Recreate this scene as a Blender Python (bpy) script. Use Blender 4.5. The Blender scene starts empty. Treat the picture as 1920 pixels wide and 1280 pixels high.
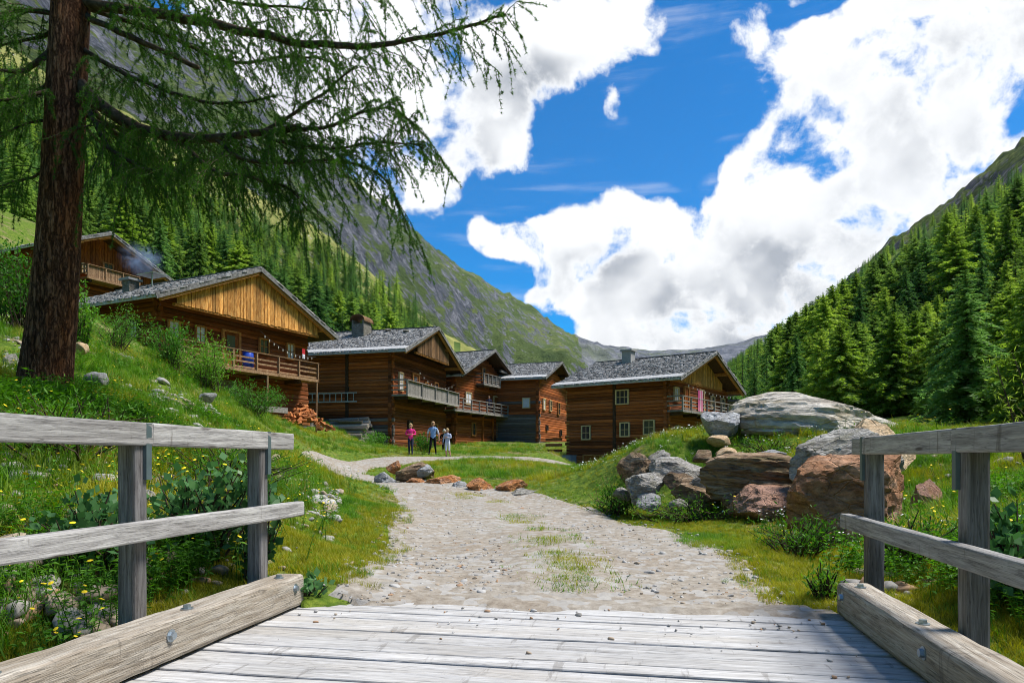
import bpy, bmesh, math, random
import numpy as np
from mathutils import Vector, Matrix, noise as mnoise
R = math.radians
random.seed(7); rng = np.random.default_rng(11)
scene = bpy.context.scene
col = scene.collection

# ------------------------------------------------------------------ camera
EYE = 1.05; F = 1280.0; HX, HY = 960.0, 858.0      # eye height and the photograph's horizon
cam_d = bpy.data.cameras.new('camera'); cam = bpy.data.objects.new('camera', cam_d); col.objects.link(cam)
cam.location = (0, 0, EYE); cam.rotation_euler = (R(90), 0, 0)
cam_d.sensor_width = 36; cam_d.lens = 24; cam_d.shift_y = 218/1920
cam_d.clip_start = .05; cam_d.clip_end = 20000
scene.camera = cam

def at(px, py, d):
    return Vector(((px-HX)/F*d, d, EYE+(HY-py)/F*d))

# ------------------------------------------------------------------ sun, sky, exposure
SUN_AZ, SUN_EL = 88.0, 60.0                         # degrees right of the view, degrees up
sun_d = bpy.data.lights.new('sun', 'SUN'); sun = bpy.data.objects.new('sun', sun_d); col.objects.link(sun)
sun_d.energy = 2.6; sun_d.angle = R(20); sun_d.color = (1, .95, .86)
sv = Vector((math.sin(R(SUN_AZ))*math.cos(R(SUN_EL)), math.cos(R(SUN_AZ))*math.cos(R(SUN_EL)), math.sin(R(SUN_EL))))
sun.rotation_euler = sv.to_track_quat('Z', 'Y').to_euler()
vs = scene.view_settings
vs.view_transform = 'Standard'; vs.look = 'None'; vs.gamma = 1; vs.exposure = 1.42; vs.use_curve_mapping = False
scene.cycles.use_denoising = True; scene.cycles.filter_width = 1.0
scene.cycles.max_bounces = 6; scene.cycles.transparent_max_bounces = 6
scene.cycles.volume_bounces = 0

class NT:
    """small helper to write node trees in one line per node"""
    def __init__(s, nt): s.nt = nt; s.L = nt.links
    def n(s, typ, ins=None, **kw):
        nd = s.nt.nodes.new(typ)
        for k, v in kw.items(): setattr(nd, k, v)
        for k, v in (ins or {}).items(): s.set(nd, k, v)
        return nd
    def set(s, nd, k, v):
        i = nd.inputs[k]
        if isinstance(v, bpy.types.NodeSocket): s.L.new(v, i)
        elif isinstance(v, bpy.types.Node): s.L.new(v.outputs[0], i)
        else:
            if hasattr(i.default_value, '__len__') and not isinstance(v, str):
                v = tuple(v); n = len(i.default_value)
                if len(v) < n: v = v + (1.0,)*(n-len(v))
            i.default_value = v
    def math(s, op, a, b=None, c=None, clamp=False):
        nd = s.n('ShaderNodeMath', operation=op, use_clamp=clamp)
        s.set(nd, 0, a)
        if b is not None: s.set(nd, 1, b)
        if c is not None: s.set(nd, 2, c)
        return nd.outputs[0]
    def vm(s, op, a, b=None):
        nd = s.n('ShaderNodeVectorMath', operation=op); s.set(nd, 0, a)
        if b is not None: s.set(nd, 1, b)
        return nd.outputs['Value'] if op in ('LENGTH', 'DOT_PRODUCT', 'DISTANCE') else nd.outputs[0]
    def scale(s, a, f):
        nd = s.n('ShaderNodeVectorMath', operation='SCALE'); s.set(nd, 0, a); s.set(nd, 'Scale', f); return nd.outputs[0]
    def noise(s, vec, scale=5, detail=4, rough=.55, dist=0):
        return s.n('ShaderNodeTexNoise', {'Vector': vec, 'Scale': scale, 'Detail': detail, 'Roughness': rough, 'Distortion': dist}).outputs[0]
    def ramp(s, fac, stops, interp='LINEAR'):
        nd = s.n('ShaderNodeValToRGB'); s.set(nd, 'Fac', fac); cr = nd.color_ramp; cr.interpolation = interp
        while len(cr.elements) < len(stops): cr.elements.new(.5)
        for e, (p, c) in zip(cr.elements, stops):
            e.position = p; e.color = tuple(c)+(1,) if len(c) == 3 else c
        return nd.outputs[0]
    def mix(s, f, a, b, blend='MIX'):
        nd = s.n('ShaderNodeMix', data_type='RGBA', blend_type=blend)
        s.set(nd, 0, f); s.set(nd, 6, a); s.set(nd, 7, b); return nd.outputs[2]
    def rng(s, v, a, b, c=0, d=1, smooth=True):
        nd = s.n('ShaderNodeMapRange', interpolation_type='SMOOTHSTEP' if smooth else 'LINEAR')
        for k, x in zip(('Value', 'From Min', 'From Max', 'To Min', 'To Max'), (v, a, b, c, d)): s.set(nd, k, x)
        return nd.outputs[0]
    def mapping(s, vec, scale=(1, 1, 1), rot=(0, 0, 0), loc=(0, 0, 0)):
        return s.n('ShaderNodeMapping', {'Vector': vec, 'Scale': scale, 'Rotation': rot, 'Location': loc}).outputs[0]

# the sky: Nishita air with broken fair-weather cloud
world = bpy.data.worlds.new('World'); scene.world = world; world.use_nodes = True
w = NT(world.node_tree); w.nt.nodes.clear()
sky = w.n('ShaderNodeTexSky', sky_type='NISHITA', sun_disc=False, sun_elevation=R(SUN_EL), sun_rotation=R(SUN_AZ),
          altitude=1600, air_density=1.0, dust_density=.3, ozone_density=2.5)
hsv = w.n('ShaderNodeHueSaturation', {'Hue': .500, 'Saturation': 2.15, 'Value': .66, 'Color': sky.outputs[0]})
geo = w.n('ShaderNodeTexCoord'); dirv = geo.outputs['Generated']
warp = w.n('ShaderNodeTexNoise', {'Vector': dirv, 'Scale': 6.0, 'Detail': 4.0}).outputs['Color']
dw0 = w.vm('ADD', dirv, w.scale(w.vm('SUBTRACT', warp, (.5, .5, .5)), .06))
# where the cloud banks stand: (px, py, half width, half height, weight)
BANKS = [(1720, 110, 330, 190, .55), (1640, 310, 240, 110, .5), (1850, 330, 220, 190, .42), (1200, 472, 255, 112, .62), (1020, 440, 120, 38, .42), (1340, 520, 180, 80, .4), (1500, 420, 200, 85, .42), (1560, 560, 190, 60, .36), (1556, 300, 150, 110, .55), (1250, 640, 190, 42, .34), (1120, 600, 60, 24, .15),
         (1650, 540, 200, 90, .25), (1360, 625, 300, 62, .42), (850, 235, 250, 150, .55), (1120, 55, 210, 80, .48), (640, 90, 330, 200, .45),
         (560, 300, 220, 140, .35), (1152, 212, 30, 46, .66), (1398, 50, 52, 50, .42), (925, 452, 85, 30, .34), (985, 541, 38, 20, .3), (760, 330, 90, 60, .2),
         (1150, 240, 190, 90, -.40), (960, 370, 130, 50, -.36), (1310, 170, 95, 175, -.42), (850, 545, 120, 70, -.32), (1442, 465, 26, 34, -.55), (1300, 592, 60, 14, -.34), (1410, 240, 50, 50, -.2),
         (1060, 612, 70, 22, -.3), (1010, 120, 38, 36, -.16), (1230, 320, 120, 40, -.3), (1560, 0, 90, 14, -.3)]
OFS = (1.9, 6.6, 3.3)
def cloud_density(dw, full=True):
    dn = w.vm('ADD', dw, OFS)
    fb = w.noise(dn, 4.6, 9 if full else 4, .58)
    v1 = w.n('ShaderNodeTexVoronoi', {'Vector': dn, 'Scale': 11.0}).outputs['Distance']
    d = w.math('MULTIPLY_ADD', w.math('SUBTRACT', fb, .5), 1.15, w.math('MULTIPLY', w.math('SUBTRACT', .42, v1), .40))
    if full:
        v2 = w.n('ShaderNodeTexVoronoi', {'Vector': dn, 'Scale': 27.0}).outputs['Distance']
        d = w.math('ADD', d, w.math('MULTIPLY', w.math('SUBTRACT', .42, v2), .24))
        d = w.math('ADD', d, w.math('MULTIPLY', w.math('SUBTRACT', w.noise(dw, 26, 9, .66), .5), .62))
    acc = None
    for px, py, rx, ry, wt in BANKS:
        v = Vector(((px-HX)/F, 1, (HY-py)/F)); k = 1/v.length; v.normalize()
        q = w.vm('LENGTH', w.vm('MULTIPLY', w.vm('SUBTRACT', dw, tuple(v)), (F/rx/k, 2.2, F/ry/k)))
        g = w.rng(q, 1.45, .25, 0, wt)
        acc = g if acc is None else w.math('ADD', acc, g)
    acc = w.math('MINIMUM', w.math('MAXIMUM', acc, -.45), .46)
    return w.math('ADD', d, w.math('SUBTRACT', acc, .15)), v1
total, puff = cloud_density(dw0)
above, _p = cloud_density(w.vm('ADD', dw0, (.035, 0, .055)), False)
cover = w.rng(total, -.02, .18, 0, 1)
wisp_n = w.noise(w.mapping(dirv, scale=(1.5, 1.5, 14)), 2.6, 7, .6)
wisp = w.math('MULTIPLY', w.rng(wisp_n, .52, .80, 0, .30), w.rng(total, -.55, -.2, 0, 1))
cover = w.math('MAXIMUM', cover, wisp)
# undersides (denser cloud between them and the light) and creases between the billows are greyer
thick = w.rng(total, .05, .36, 0, 1)
under = w.rng(above, .02, .48, 0, 1)
soft = w.rng(w.noise(dw0, 3.3, 5, .55), .40, .62, .25, 1)
grey = w.math('MULTIPLY', thick, w.math('MULTIPLY', soft, w.math('MULTIPLY_ADD', under, .95, w.rng(puff, .25, .6, .05, .3))), clamp=True)
ccol = w.mix(grey, (4.3, 4.33, 4.36, 1), (1.75, 1.87, 2.05, 1))
skyc = w.mix(cover, hsv.outputs[0], ccol)
bg = w.n('ShaderNodeBackground', {'Color': skyc, 'Strength': .1})
out = w.n('ShaderNodeOutputWorld', {'Surface': bg.outputs[0]})
world.cycles.sampling_method = 'MANUAL'; world.cycles.sample_map_resolution = 1024

# ------------------------------------------------------------------ scene helpers
def tag(o, label=None, cat=None, group=None, kind=None):
    if label: o['label'] = label
    if cat: o['category'] = cat
    if group: o['group'] = group
    if kind: o['kind'] = kind
    return o
def empty(name, loc=(0, 0, 0), rz=0, label=None, cat=None, group=None):
    o = bpy.data.objects.new(name, None); col.objects.link(o); o.location = loc; o.rotation_euler = (0, 0, rz); o.empty_display_size = .1
    return tag(o, label, cat, group)
def link(name, me, mat=None, parent=None, smooth=False):
    o = bpy.data.objects.new(name, me); col.objects.link(o)
    if mat is not None and not me.materials:
        for m in (mat if isinstance(mat, (list, tuple)) else [mat]): me.materials.append(m)
    if parent: o.parent = parent
    if smooth: me.polygons.foreach_set('use_smooth', [True]*len(me.polygons))
    return o
class MB:
    """collects shapes for ONE mesh"""
    def __init__(s): s.v = []; s.f = []; s.m = []
    def add(s, vs_, fs, mi=0):
        b = len(s.v); s.v += [tuple(x) for x in vs_]; s.f += [tuple(b+i for i in f) for f in fs]; s.m += [mi]*len(fs); return s
    def box(s, lo, hi, mi=0, M=None):
        x0, y0, z0 = lo; x1, y1, z1 = hi
        v = [(x0, y0, z0), (x1, y0, z0), (x1, y1, z0), (x0, y1, z0), (x0, y0, z1), (x1, y0, z1), (x1, y1, z1), (x0, y1, z1)]
        if M is not None: v = [M @ Vector(p) for p in v]
        return s.add(v, [(0, 3, 2, 1), (4, 5, 6, 7), (0, 1, 5, 4), (1, 2, 6, 5), (2, 3, 7, 6), (3, 0, 4, 7)], mi)
    def tube(s, pts, rad, n=6, mi=0, cap=True):
        pts = [Vector(p) for p in pts]; k = len(pts)
        rad = rad if isinstance(rad, (list, tuple)) else [rad]*k
        rings = []; u = None
        for i, p in enumerate(pts):
            t = (pts[min(i+1, k-1)]-pts[max(i-1, 0)])
            if t.length < 1e-9: t = Vector((0, 0, 1))
            t.normalize()
            if u is None: u = t.orthogonal().normalized()
            u = (u-t*u.dot(t)); u = u.normalized() if u.length > 1e-6 else t.orthogonal().normalized()
            b = t.cross(u)
            rings.append([p+(u*math.cos(2*math.pi*j/n)+b*math.sin(2*math.pi*j/n))*rad[i] for j in range(n)])
        vv = [q for r_ in rings for q in r_]; ff = []
        for i in range(k-1):
            for j in range(n): ff.append((i*n+j, i*n+(j+1) % n, (i+1)*n+(j+1) % n, (i+1)*n+j))
        if cap: ff += [tuple(range(n))[::-1], tuple(range((k-1)*n, k*n))]
        return s.add(vv, ff, mi)
    def bar(s, a, b, w_, h_, mi=0):
        a = Vector(a); b = Vector(b); t = (b-a).normalized(); side = t.cross(Vector((0, 0, 1)))
        side = side.normalized() if side.length > 1e-5 else Vector((1, 0, 0)); up_ = side.cross(t)
        v = []
        for p in (a, b):
            for sx, sy in ((-1, -1), (1, -1), (1, 1), (-1, 1)): v.append(p+side*sx*w_/2+up_*sy*h_/2)
        return s.add(v, [(0, 3, 2, 1), (4, 5, 6, 7), (0, 1, 5, 4), (1, 2, 6, 5), (2, 3, 7, 6), (3, 0, 4, 7)], mi)
    def prism(s, poly, y0, y1, mi=0):
        """polygon in x,z extruded along y"""
        n = len(poly); v = [(x, y0, z) for x, z in poly]+[(x, y1, z) for x, z in poly]
        return s.add(v, [tuple(range(n)), tuple(range(n, 2*n))[::-1]]+[(i, i+n, (i+1) % n+n, (i+1) % n) for i in range(n)], mi)
    def mesh(s, name):
        me = bpy.data.meshes.new(name); me.from_pydata(s.v, [], s.f)
        if any(s.m): me.polygons.foreach_set('material_index', s.m)
        me.update(); return me
    def build(s, name, mat=None, parent=None, smooth=False): return link(name, s.mesh(name), mat, parent, smooth)
def np_mesh(name, V, Fq, smooth=False):
    """V (n,3); Fq (m,k) with k = 3 or 4"""
    V = np.asarray(V, dtype=np.float32); Fq = np.asarray(Fq, dtype=np.int32)
    me = bpy.data.meshes.new(name); m, k = Fq.shape
    me.vertices.add(len(V)); me.vertices.foreach_set('co', V.ravel())
    me.loops.add(m*k); me.loops.foreach_set('vertex_index', Fq.ravel())
    me.polygons.add(m); me.polygons.foreach_set('loop_start', np.arange(0, m*k, k, dtype=np.int32))
    if smooth: me.polygons.foreach_set('use_smooth', np.ones(m, dtype=bool))
    me.update(calc_edges=True); me.validate(); return me

def _hash(ix, iy, iz, seed):
    with np.errstate(over='ignore'):
        h = (ix.astype(np.uint32)*np.uint32(374761393) + iy.astype(np.uint32)*np.uint32(668265263)
             + iz.astype(np.uint32)*np.uint32(2246822519) + np.uint32(seed*3266489917 & 0xffffffff))
        h = (h ^ (h >> np.uint32(13)))*np.uint32(1274126177); h = (h ^ (h >> np.uint32(16)))*np.uint32(2654435761); h ^= h >> np.uint32(15)
    return h.astype(np.float64)/4294967295.0
def vnoise(P, seed=0):
    P = np.asarray(P, float); i = np.floor(P).astype(np.int64); f = P-i; f = f*f*f*(f*(f*6-15)+10)
    o = 0
    for dx in (0, 1):
        for dy in (0, 1):
            for dz in (0, 1):
                wgt = (f[:, 0] if dx else 1-f[:, 0])*(f[:, 1] if dy else 1-f[:, 1])*(f[:, 2] if dz else 1-f[:, 2])
                o = o+wgt*_hash(i[:, 0]+dx, i[:, 1]+dy, i[:, 2]+dz, seed)
    return o*2-1
def fbm(P, octv=5, gain=.5, seed=0, ridged=False):
    P = np.asarray(P, float); a = 1.0; t = 0; s_ = 0
    for k in range(octv):
        n = vnoise(P, seed+k*17); n = 1-2*np.abs(n) if ridged else n
        t = t+a*n; s_ += a; a *= gain; P = P*2.03+11.7
    return t/s_

# ------------------------------------------------------------------ materials
MATS = {}
def principled(name, build, rough=.8, spec=.25):
    m = bpy.data.materials.new(name); m.use_nodes = True; t = NT(m.node_tree); t.nt.nodes.clear()
    b = t.n('ShaderNodeBsdfPrincipled', {'Roughness': rough, 'Specular IOR Level': spec})
    o = t.n('ShaderNodeOutputMaterial', {'Surface': b.outputs[0]})
    build(t, b); MATS[name] = m; return m
def rand_out(t): return t.n('ShaderNodeObjectInfo').outputs['Random']
def ocoord(t, sc=(1, 1, 1), jitter=True):
    v = t.n('ShaderNodeTexCoord').outputs['Object']
    if jitter: v = t.vm('ADD', v, t.scale(t.n('ShaderNodeCombineXYZ', {'X': rand_out(t), 'Y': rand_out(t), 'Z': rand_out(t)}).outputs[0], 41.3))
    return t.mapping(v, scale=sc)
def wcoord(t): return t.n('ShaderNodeNewGeometry').outputs['Position']
def bump(t, b, h, strength=.4, dist=.02):
    nb = t.n('ShaderNodeBump', {'Height': h, 'Strength': strength, 'Distance': dist}); t.set(b, 'Normal', nb.outputs[0])
def wood(name, stops, grain=(1, 16, 16), sc=3.0, rough=.8, bmp=.5, bdist=.01, vary=.5, blot=None, blot_amt=.5, knots=False):
    def f(t, b):
        v = ocoord(t, grain)
        n = t.noise(v, sc, 8, .68, .4); c = t.ramp(n, stops)
        v2 = ocoord(t, tuple(max(.35, g/8) for g in grain))
        bl = t.noise(v2, sc*.7, 5, .6)
        if blot: c = t.mix(t.rng(bl, .45, .7, 0, blot_amt), c, blot)
        gx = tuple(g*.6 if g == min(grain) and max(grain) > min(grain) else g for g in grain)
        cracks = t.noise(ocoord(t, gx), sc*.9, 4, .55)
        ck = t.rng(t.math('ABSOLUTE', t.math('SUBTRACT', cracks, .5)), .003, .016, .30 if 'log' in name or 'board' in name else .58, 1)
        fg = t.noise(ocoord(t, tuple(g*3.2 if g > min(grain) else g*2 for g in grain)), sc*1.3, 5, .7)
        ck = t.math('MULTIPLY', ck, t.rng(fg, .28, .72, .72, 1.28, False))
        c = t.mix(1, c, t.n('ShaderNodeCombineXYZ', {'X': ck, 'Y': ck, 'Z': ck}).outputs[0], 'MULTIPLY')
        if name in ('rail_grey', 'kerb_wood', 'deck_wood'):                 # cross-grain stains and checks
            st = t.noise(ocoord(t, (7, .9, .9)), 1.6, 5, .7); c = t.mix(t.rng(st, .585, .66, 0, .62 if name == 'rail_grey' else .4), c, (.10, .085, .07, 1))
        if knots:
            vo = t.n('ShaderNodeTexVoronoi', {'Vector': ocoord(t, tuple(max(1.0, g/3.2) for g in grain)), 'Scale': 2.4, 'Randomness': 1.0}).outputs['Distance']
            kn = t.rng(vo, .07, .17, 1, 0); c = t.mix(t.math('MULTIPLY', kn, .75), c, (.05, .035, .025, 1))
        h = t.n('ShaderNodeHueSaturation', {'Color': c, 'Value': t.rng(t.n('ShaderNodeNewGeometry').outputs['Random Per Island'] if name == 'shingle' else rand_out(t), 0, 1, 1-vary, 1+vary*.9, False)})
        t.set(b, 'Base Color', h.outputs[0])
        bump(t, b, t.math('ADD', n, t.math('MULTIPLY', ck, .6)), bmp, bdist)
    return principled(name, f, rough, .2)
wood('log_dark', [(.25, (.020, .008, .004)), (.42, (.125, .034, .010)), (.58, (.30, .086, .022)), (.78, (.50, .21, .08))], (2.4, 9, 9), 2.2, bmp=.7, vary=.55, blot=(.10, .078, .060, 1), blot_amt=.38)
wood('log_red', [(.25, (.028, .010, .004)), (.42, (.19, .046, .011)), (.58, (.42, .12, .028)), (.78, (.60, .27, .10))], (2.4, 9, 9), 2.2, bmp=.7, vary=.55, blot=(.14, .11, .085, 1), blot_amt=.40)
wood('log_grey', [(.25, (.05, .045, .04)), (.45, (.12, .10, .09)), (.62, (.21, .19, .17)), (.8, (.32, .29, .26))], (2.4, 9, 9), 2.2, bmp=.7, vary=.35, blot=(.10, .045, .02, 1), blot_amt=.6)
wood('board_gold', [(.25, (.09, .032, .008)), (.40, (.42, .165, .032)), (.54, (.74, .36, .095)), (.74, (.85, .55, .22))], (12, 12, 1.2), 2.0, bmp=.4, vary=.34, blot=(.10, .045, .016, 1), blot_amt=.55)
wood('board_orange', [(.25, (.07, .015, .004)), (.45, (.28, .075, .014)), (.62, (.46, .15, .03)), (.8, (.55, .24, .07))], (12, 12, 1.2), 2.0, bmp=.4, vary=.35, blot=(.09, .025, .008, 1), blot_amt=.6)
wood('board_brown', [(.25, (.05, .03, .02)), (.45, (.14, .075, .035)), (.62, (.26, .15, .07)), (.8, (.36, .25, .15))], (12, 12, 1.2), 2.0, bmp=.4, vary=.4, blot=(.07, .04, .025, 1), blot_amt=.6)
wood('trim_orange', [(.25, (.15, .05, .012)), (.5, (.42, .18, .05)), (.8, (.58, .32, .12))], (3, 3, 3), 3, bmp=.2, vary=.2)
wood('trim_pale', [(.25, (.42, .28, .12)), (.5, (.60, .45, .24)), (.8, (.72, .58, .36))], (3, 3, 3), 3, bmp=.2, vary=.15)
wood('beam_dark', [(.25, (.02, .012, .008)), (.5, (.06, .032, .018)), (.8, (.14, .085, .05))], (3, 3, 3), 3, bmp=.4, vary=.3)
wood('rail_grey', [(.22, (.11, .10, .10)), (.42, (.27, .26, .255)), (.6, (.42, .41, .40)), (.8, (.58, .57, .56))], (1.1, 18, 18), 2.6, bmp=.55, bdist=.008, vary=.10, blot=(.20, .185, .175, 1), blot_amt=.55, knots=True)
wood('post_grey', [(.22, (.055, .05, .05)), (.42, (.135, .13, .132)), (.6, (.24, .235, .24)), (.8, (.36, .355, .36))], (1.1, 18, 18), 2.6, bmp=.55, bdist=.008, vary=.10, blot=(.07, .06, .052, 1), blot_amt=.7)
wood('kerb_wood', [(.22, (.14, .11, .085)), (.42, (.30, .255, .205)), (.6, (.44, .40, .345)), (.8, (.60, .57, .52))], (1.0, 14, 14), 2.4, bmp=.7, bdist=.012, vary=.06, blot=(.24, .19, .13, 1), blot_amt=.5)
wood('deck_wood', [(.22, (.22, .21, .20)), (.42, (.37, .36, .35)), (.6, (.48, .475, .47)), (.8, (.60, .595, .59))], (.9, 12, 12), 2.2, bmp=.35, bdist=.006, vary=.10, blot=(.40, .36, .30, 1), blot_amt=.5)
wood('balcony_grey', [(.25, (.11, .10, .09)), (.5, (.26, .24, .22)), (.8, (.42, .39, .36))], (3, 3, 3), 3, bmp=.4, vary=.25)
wood('balcony_brown', [(.25, (.09, .05, .03)), (.5, (.25, .15, .08)), (.8, (.42, .30, .20))], (3, 3, 3), 3, bmp=.4, vary=.3)
SHINGLE = True
wood('shingle', [(.25, (.07, .068, .068)), (.42, (.18, .176, .174)), (.6, (.32, .315, .31)), (.8, (.50, .495, .49))], (5, 5, 5), 2.2, bmp=.5, vary=.62)
wood('fascia', [(.25, (.06, .058, .058)), (.5, (.17, .165, .165)), (.8, (.36, .355, .35))], (2, 2, 2), 3, bmp=.4, vary=.2)
wood('eave_pale', [(.25, (.22, .22, .22)), (.5, (.42, .42, .42)), (.8, (.60, .60, .60))], (2, 2, 2), 3, bmp=.3, vary=.1)
wood('firewood', [(.25, (.16, .045, .012)), (.5, (.38, .13, .04)), (.8, (.58, .30, .13))], (2, 9, 9), 3, bmp=.4, vary=.45)
wood('log_pile', [(.25, (.10, .08, .065)), (.45, (.30, .25, .21)), (.75, (.58, .52, .46))], (2, 9, 9), 3, bmp=.5, vary=.5)

def plain(name, c, rough=.6, spec=.3, var=.15, metal=0):
    def f(t, b):
        n = t.noise(ocoord(t), 9, 4, .6)
        h = t.n('ShaderNodeHueSaturation', {'Color': tuple(c)+(1,), 'Value': t.rng(n, .3, .7, 1-var, 1+var, False)})
        t.set(b, 'Base Color', h.outputs[0]); t.set(b, 'Metallic', metal)
    return principled(name, f, rough, spec)
plain('pebble_a', (.30, .29, .28), .9, .1, .2); plain('pebble_b', (.40, .39, .375), .9, .1, .2); plain('pebble_c', (.33, .265, .20), .9, .1, .2); plain('pebble_d', (.30, .285, .265), .9, .1, .2); plain('pebble_e', (.34, .22, .14), .9, .1, .2)
plain('glass_dark', (.035, .04, .045), .08, .6); plain('curtain', (.62, .63, .66), .35, .4); plain('metal_grey', (.35, .40, .44), .35, .5, metal=.8)
plain('galvanised', (.10, .14, .15), .45, .5, metal=.3); plain('blue_plastic', (.015, .06, .42), .35, .5); plain('concrete', (.34, .335, .325), .9, .2, .18)
plain('white_paint', (.75, .75, .72), .6); plain('cloth_pink', (.75, .045, .25), .85, .1); plain('cloth_navy', (.030, .034, .065), .85, .1)
plain('cloth_black', (.012, .012, .014), .85, .1); plain('cloth_sky', (.23, .37, .62), .85, .1); plain('cloth_white', (.62, .65, .74), .85, .1)
plain('cloth_lilac', (.42, .46, .62), .85, .1); plain('skin', (.52, .29, .20), .6, .3, .06); plain('hair_blond', (.50, .34, .16), .7); plain('hair_brown', (.16, .09, .05), .7)
plain('cap_tan', (.45, .28, .15), .8); plain('boot', (.03, .025, .022), .7); plain('bulb', (.7, .68, .6), .3); plain('cloth_red', (.45, .03, .04), .85, .1)
plain('cloth_orange', (.60, .36, .12), .85, .1)

def f_towel(t, b):
    v = t.n('ShaderNodeSeparateXYZ', {'Vector': t.n('ShaderNodeTexCoord').outputs['Object']}).outputs['X']
    s_ = t.math('FRACT', t.math('MULTIPLY', v, 3.4))
    t.set(b, 'Base Color', t.ramp(s_, [(0, (.62, .10, .25)), (.25, (.75, .72, .7)), (.5, (.75, .55, .12)), (.7, (.7, .65, .68)), (.85, (.55, .12, .30))], 'CONSTANT'))
principled('towel', f_towel, .9, .1)

def rock(name, stops, sc=1.6, layer=(1, 1, 3), lichen=None, lich=.5, bmp=.9, tint=None, tint_amt=.5):
    def f(t, b):
        v = ocoord(t, layer)
        n = t.noise(v, sc*1.7, 13, .70, .6); c = t.ramp(n, stops)
        n2 = t.noise(ocoord(t, layer), sc*9, 8, .75)
        c = t.mix(.75, c, t.ramp(n2, [(.32, (.16, .14, .12)), (.5, (.9, .9, .9)), (.68, (1.5, 1.5, 1.5))]), 'MULTIPLY')
        if tint: c = t.mix(t.rng(t.noise(ocoord(t), sc*.55, 5, .6), .45, .62, 0, tint_amt), c, tint)
        if lichen:
            l = t.noise(ocoord(t), sc*2.6, 8, .7)
            upz = t.n('ShaderNodeSeparateXYZ', {'Vector': t.n('ShaderNodeNewGeometry').outputs['Normal']}).outputs['Z']
            c = t.mix(t.math('MULTIPLY', t.rng(l, .48, .62, 0, lich), t.rng(upz, -.5, .4, .3, 1)), c, lichen)
        t.set(b, 'Base Color', c)
        vo = t.n('ShaderNodeTexVoronoi', {'Vector': t.mapping(v, scale=(1.4, 1.4, 1.4)), 'Scale': sc*1.8}, feature='DISTANCE_TO_EDGE').outputs[0]
        crack = t.rng(vo, 0, .05, 0, .25)
        h = t.math('ADD', t.math('MULTIPLY', n, 1.2), t.math('ADD', t.math('MULTIPLY', n2, .35), crack))
        bump(t, b, h, bmp, .16)
    return principled(name, f, .88, .2)
rock('rock_grey', [(.28, (.15, .13, .11)), (.43, (.36, .335, .305)), (.57, (.54, .52, .485)), (.74, (.74, .72, .69))], 1.6, (1, 1, 2.6), (.23, .22, .12, 1), .4)
rock('rock_white', [(.25, (.25, .25, .26)), (.45, (.46, .47, .49)), (.6, (.62, .63, .65)), (.78, (.75, .76, .78))], 1.8, (1, 1, 2), (.34, .33, .27, 1), .35)
rock('rock_big', [(.28, (.13, .10, .075)), (.42, (.38, .325, .265)), (.56, (.58, .535, .47)), (.74, (.76, .73, .68))], 1.5, (.8, .8, 1.6), (.30, .24, .12, 1), .5, tint=(.24, .14, .075, 1), tint_amt=.45)
rock('rock_red', [(.28, (.18, .075, .035)), (.42, (.42, .20, .10)), (.57, (.58, .33, .20)), (.74, (.72, .51, .39))], 2.0, (1, 1, 1.5), None, 0, bmp=1.0, tint=(.52, .33, .27, 1), tint_amt=.65)
rock('rock_rust', [(.28, (.16, .05, .016)), (.42, (.40, .15, .048)), (.57, (.58, .27, .11)), (.74, (.68, .42, .25))], 1.5, (1, 1, 1.5), (.42, .38, .34, 1), .3)
rock('rock_layer', [(.28, (.03, .018, .011)), (.42, (.25, .16, .095)), (.56, (.47, .335, .22)), (.74, (.70, .60, .49))], 1.3, (.9, .9, 2.9), (.20, .19, .08, 1), .4, bmp=1.0)
rock('rock_tan', [(.25, (.30, .19, .10)), (.45, (.52, .36, .21)), (.6, (.62, .48, .32)), (.78, (.70, .60, .46))], 1.6, (1, 1, 2), None, 0, bmp=.5)
rock('stone_wall', [(.25, (.10, .09, .075)), (.45, (.24, .22, .185)), (.6, (.36, .34, .30)), (.78, (.50, .48, .44))], 3.5, (1, 1, 1.6), (.12, .14, .05, 1), .4)

def leafmat(name, cols, sat_pos=.22, trans=.35, rough=.55, yellow=None, yscale=.35, yr=(.52, .68), yamt=.8):
    m = bpy.data.materials.new(name); m.use_nodes = True; t = NT(m.node_tree); t.nt.nodes.clear()
    v = wcoord(t); n = t.noise(v, 2.2, 4, .65)
    k = t.math('ADD', t.math('MULTIPLY', n, .75), t.math('MULTIPLY', t.math('SUBTRACT', rand_out(t), .5), .42))
    c = t.ramp(k, [(.12+.76*i/(len(cols)-1), x) for i, x in enumerate(cols)])
    if yellow: c = t.mix(t.rng(t.noise(v, yscale, 5, .65), yr[0], yr[1], 0, yamt), c, yellow)
    d = t.n('ShaderNodeBsdfPrincipled', {'Base Color': c, 'Roughness': rough, 'Specular IOR Level': .2})
    tr = t.n('ShaderNodeBsdfTranslucent', {'Color': t.n('ShaderNodeHueSaturation', {'Color': c, 'Value': 1.5, 'Saturation': 1.1}).outputs[0]})
    ms = t.n('ShaderNodeMixShader', {0: trans, 1: d.outputs[0], 2: tr.outputs[0]})
    t.n('ShaderNodeOutputMaterial', {'Surface': ms.outputs[0]}); MATS[name] = m; return m
leafmat('grass', [(.05, .135, .012), (.105, .24, .020), (.18, .335, .032), (.29, .44, .055)], yellow=(.46, .37, .03), yscale=.42, yr=(.45, .64), yamt=.70)
leafmat('grass_yellow', [(.17, .19, .014), (.28, .28, .02), (.40, .37, .035), (.52, .45, .07)])
leafmat('herb', [(.045, .14, .015), (.085, .22, .022), (.14, .31, .035), (.22, .40, .055)])
leafmat('dry_grass', [(.20, .16, .03), (.38, .32, .08), (.50, .42, .14)])
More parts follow.
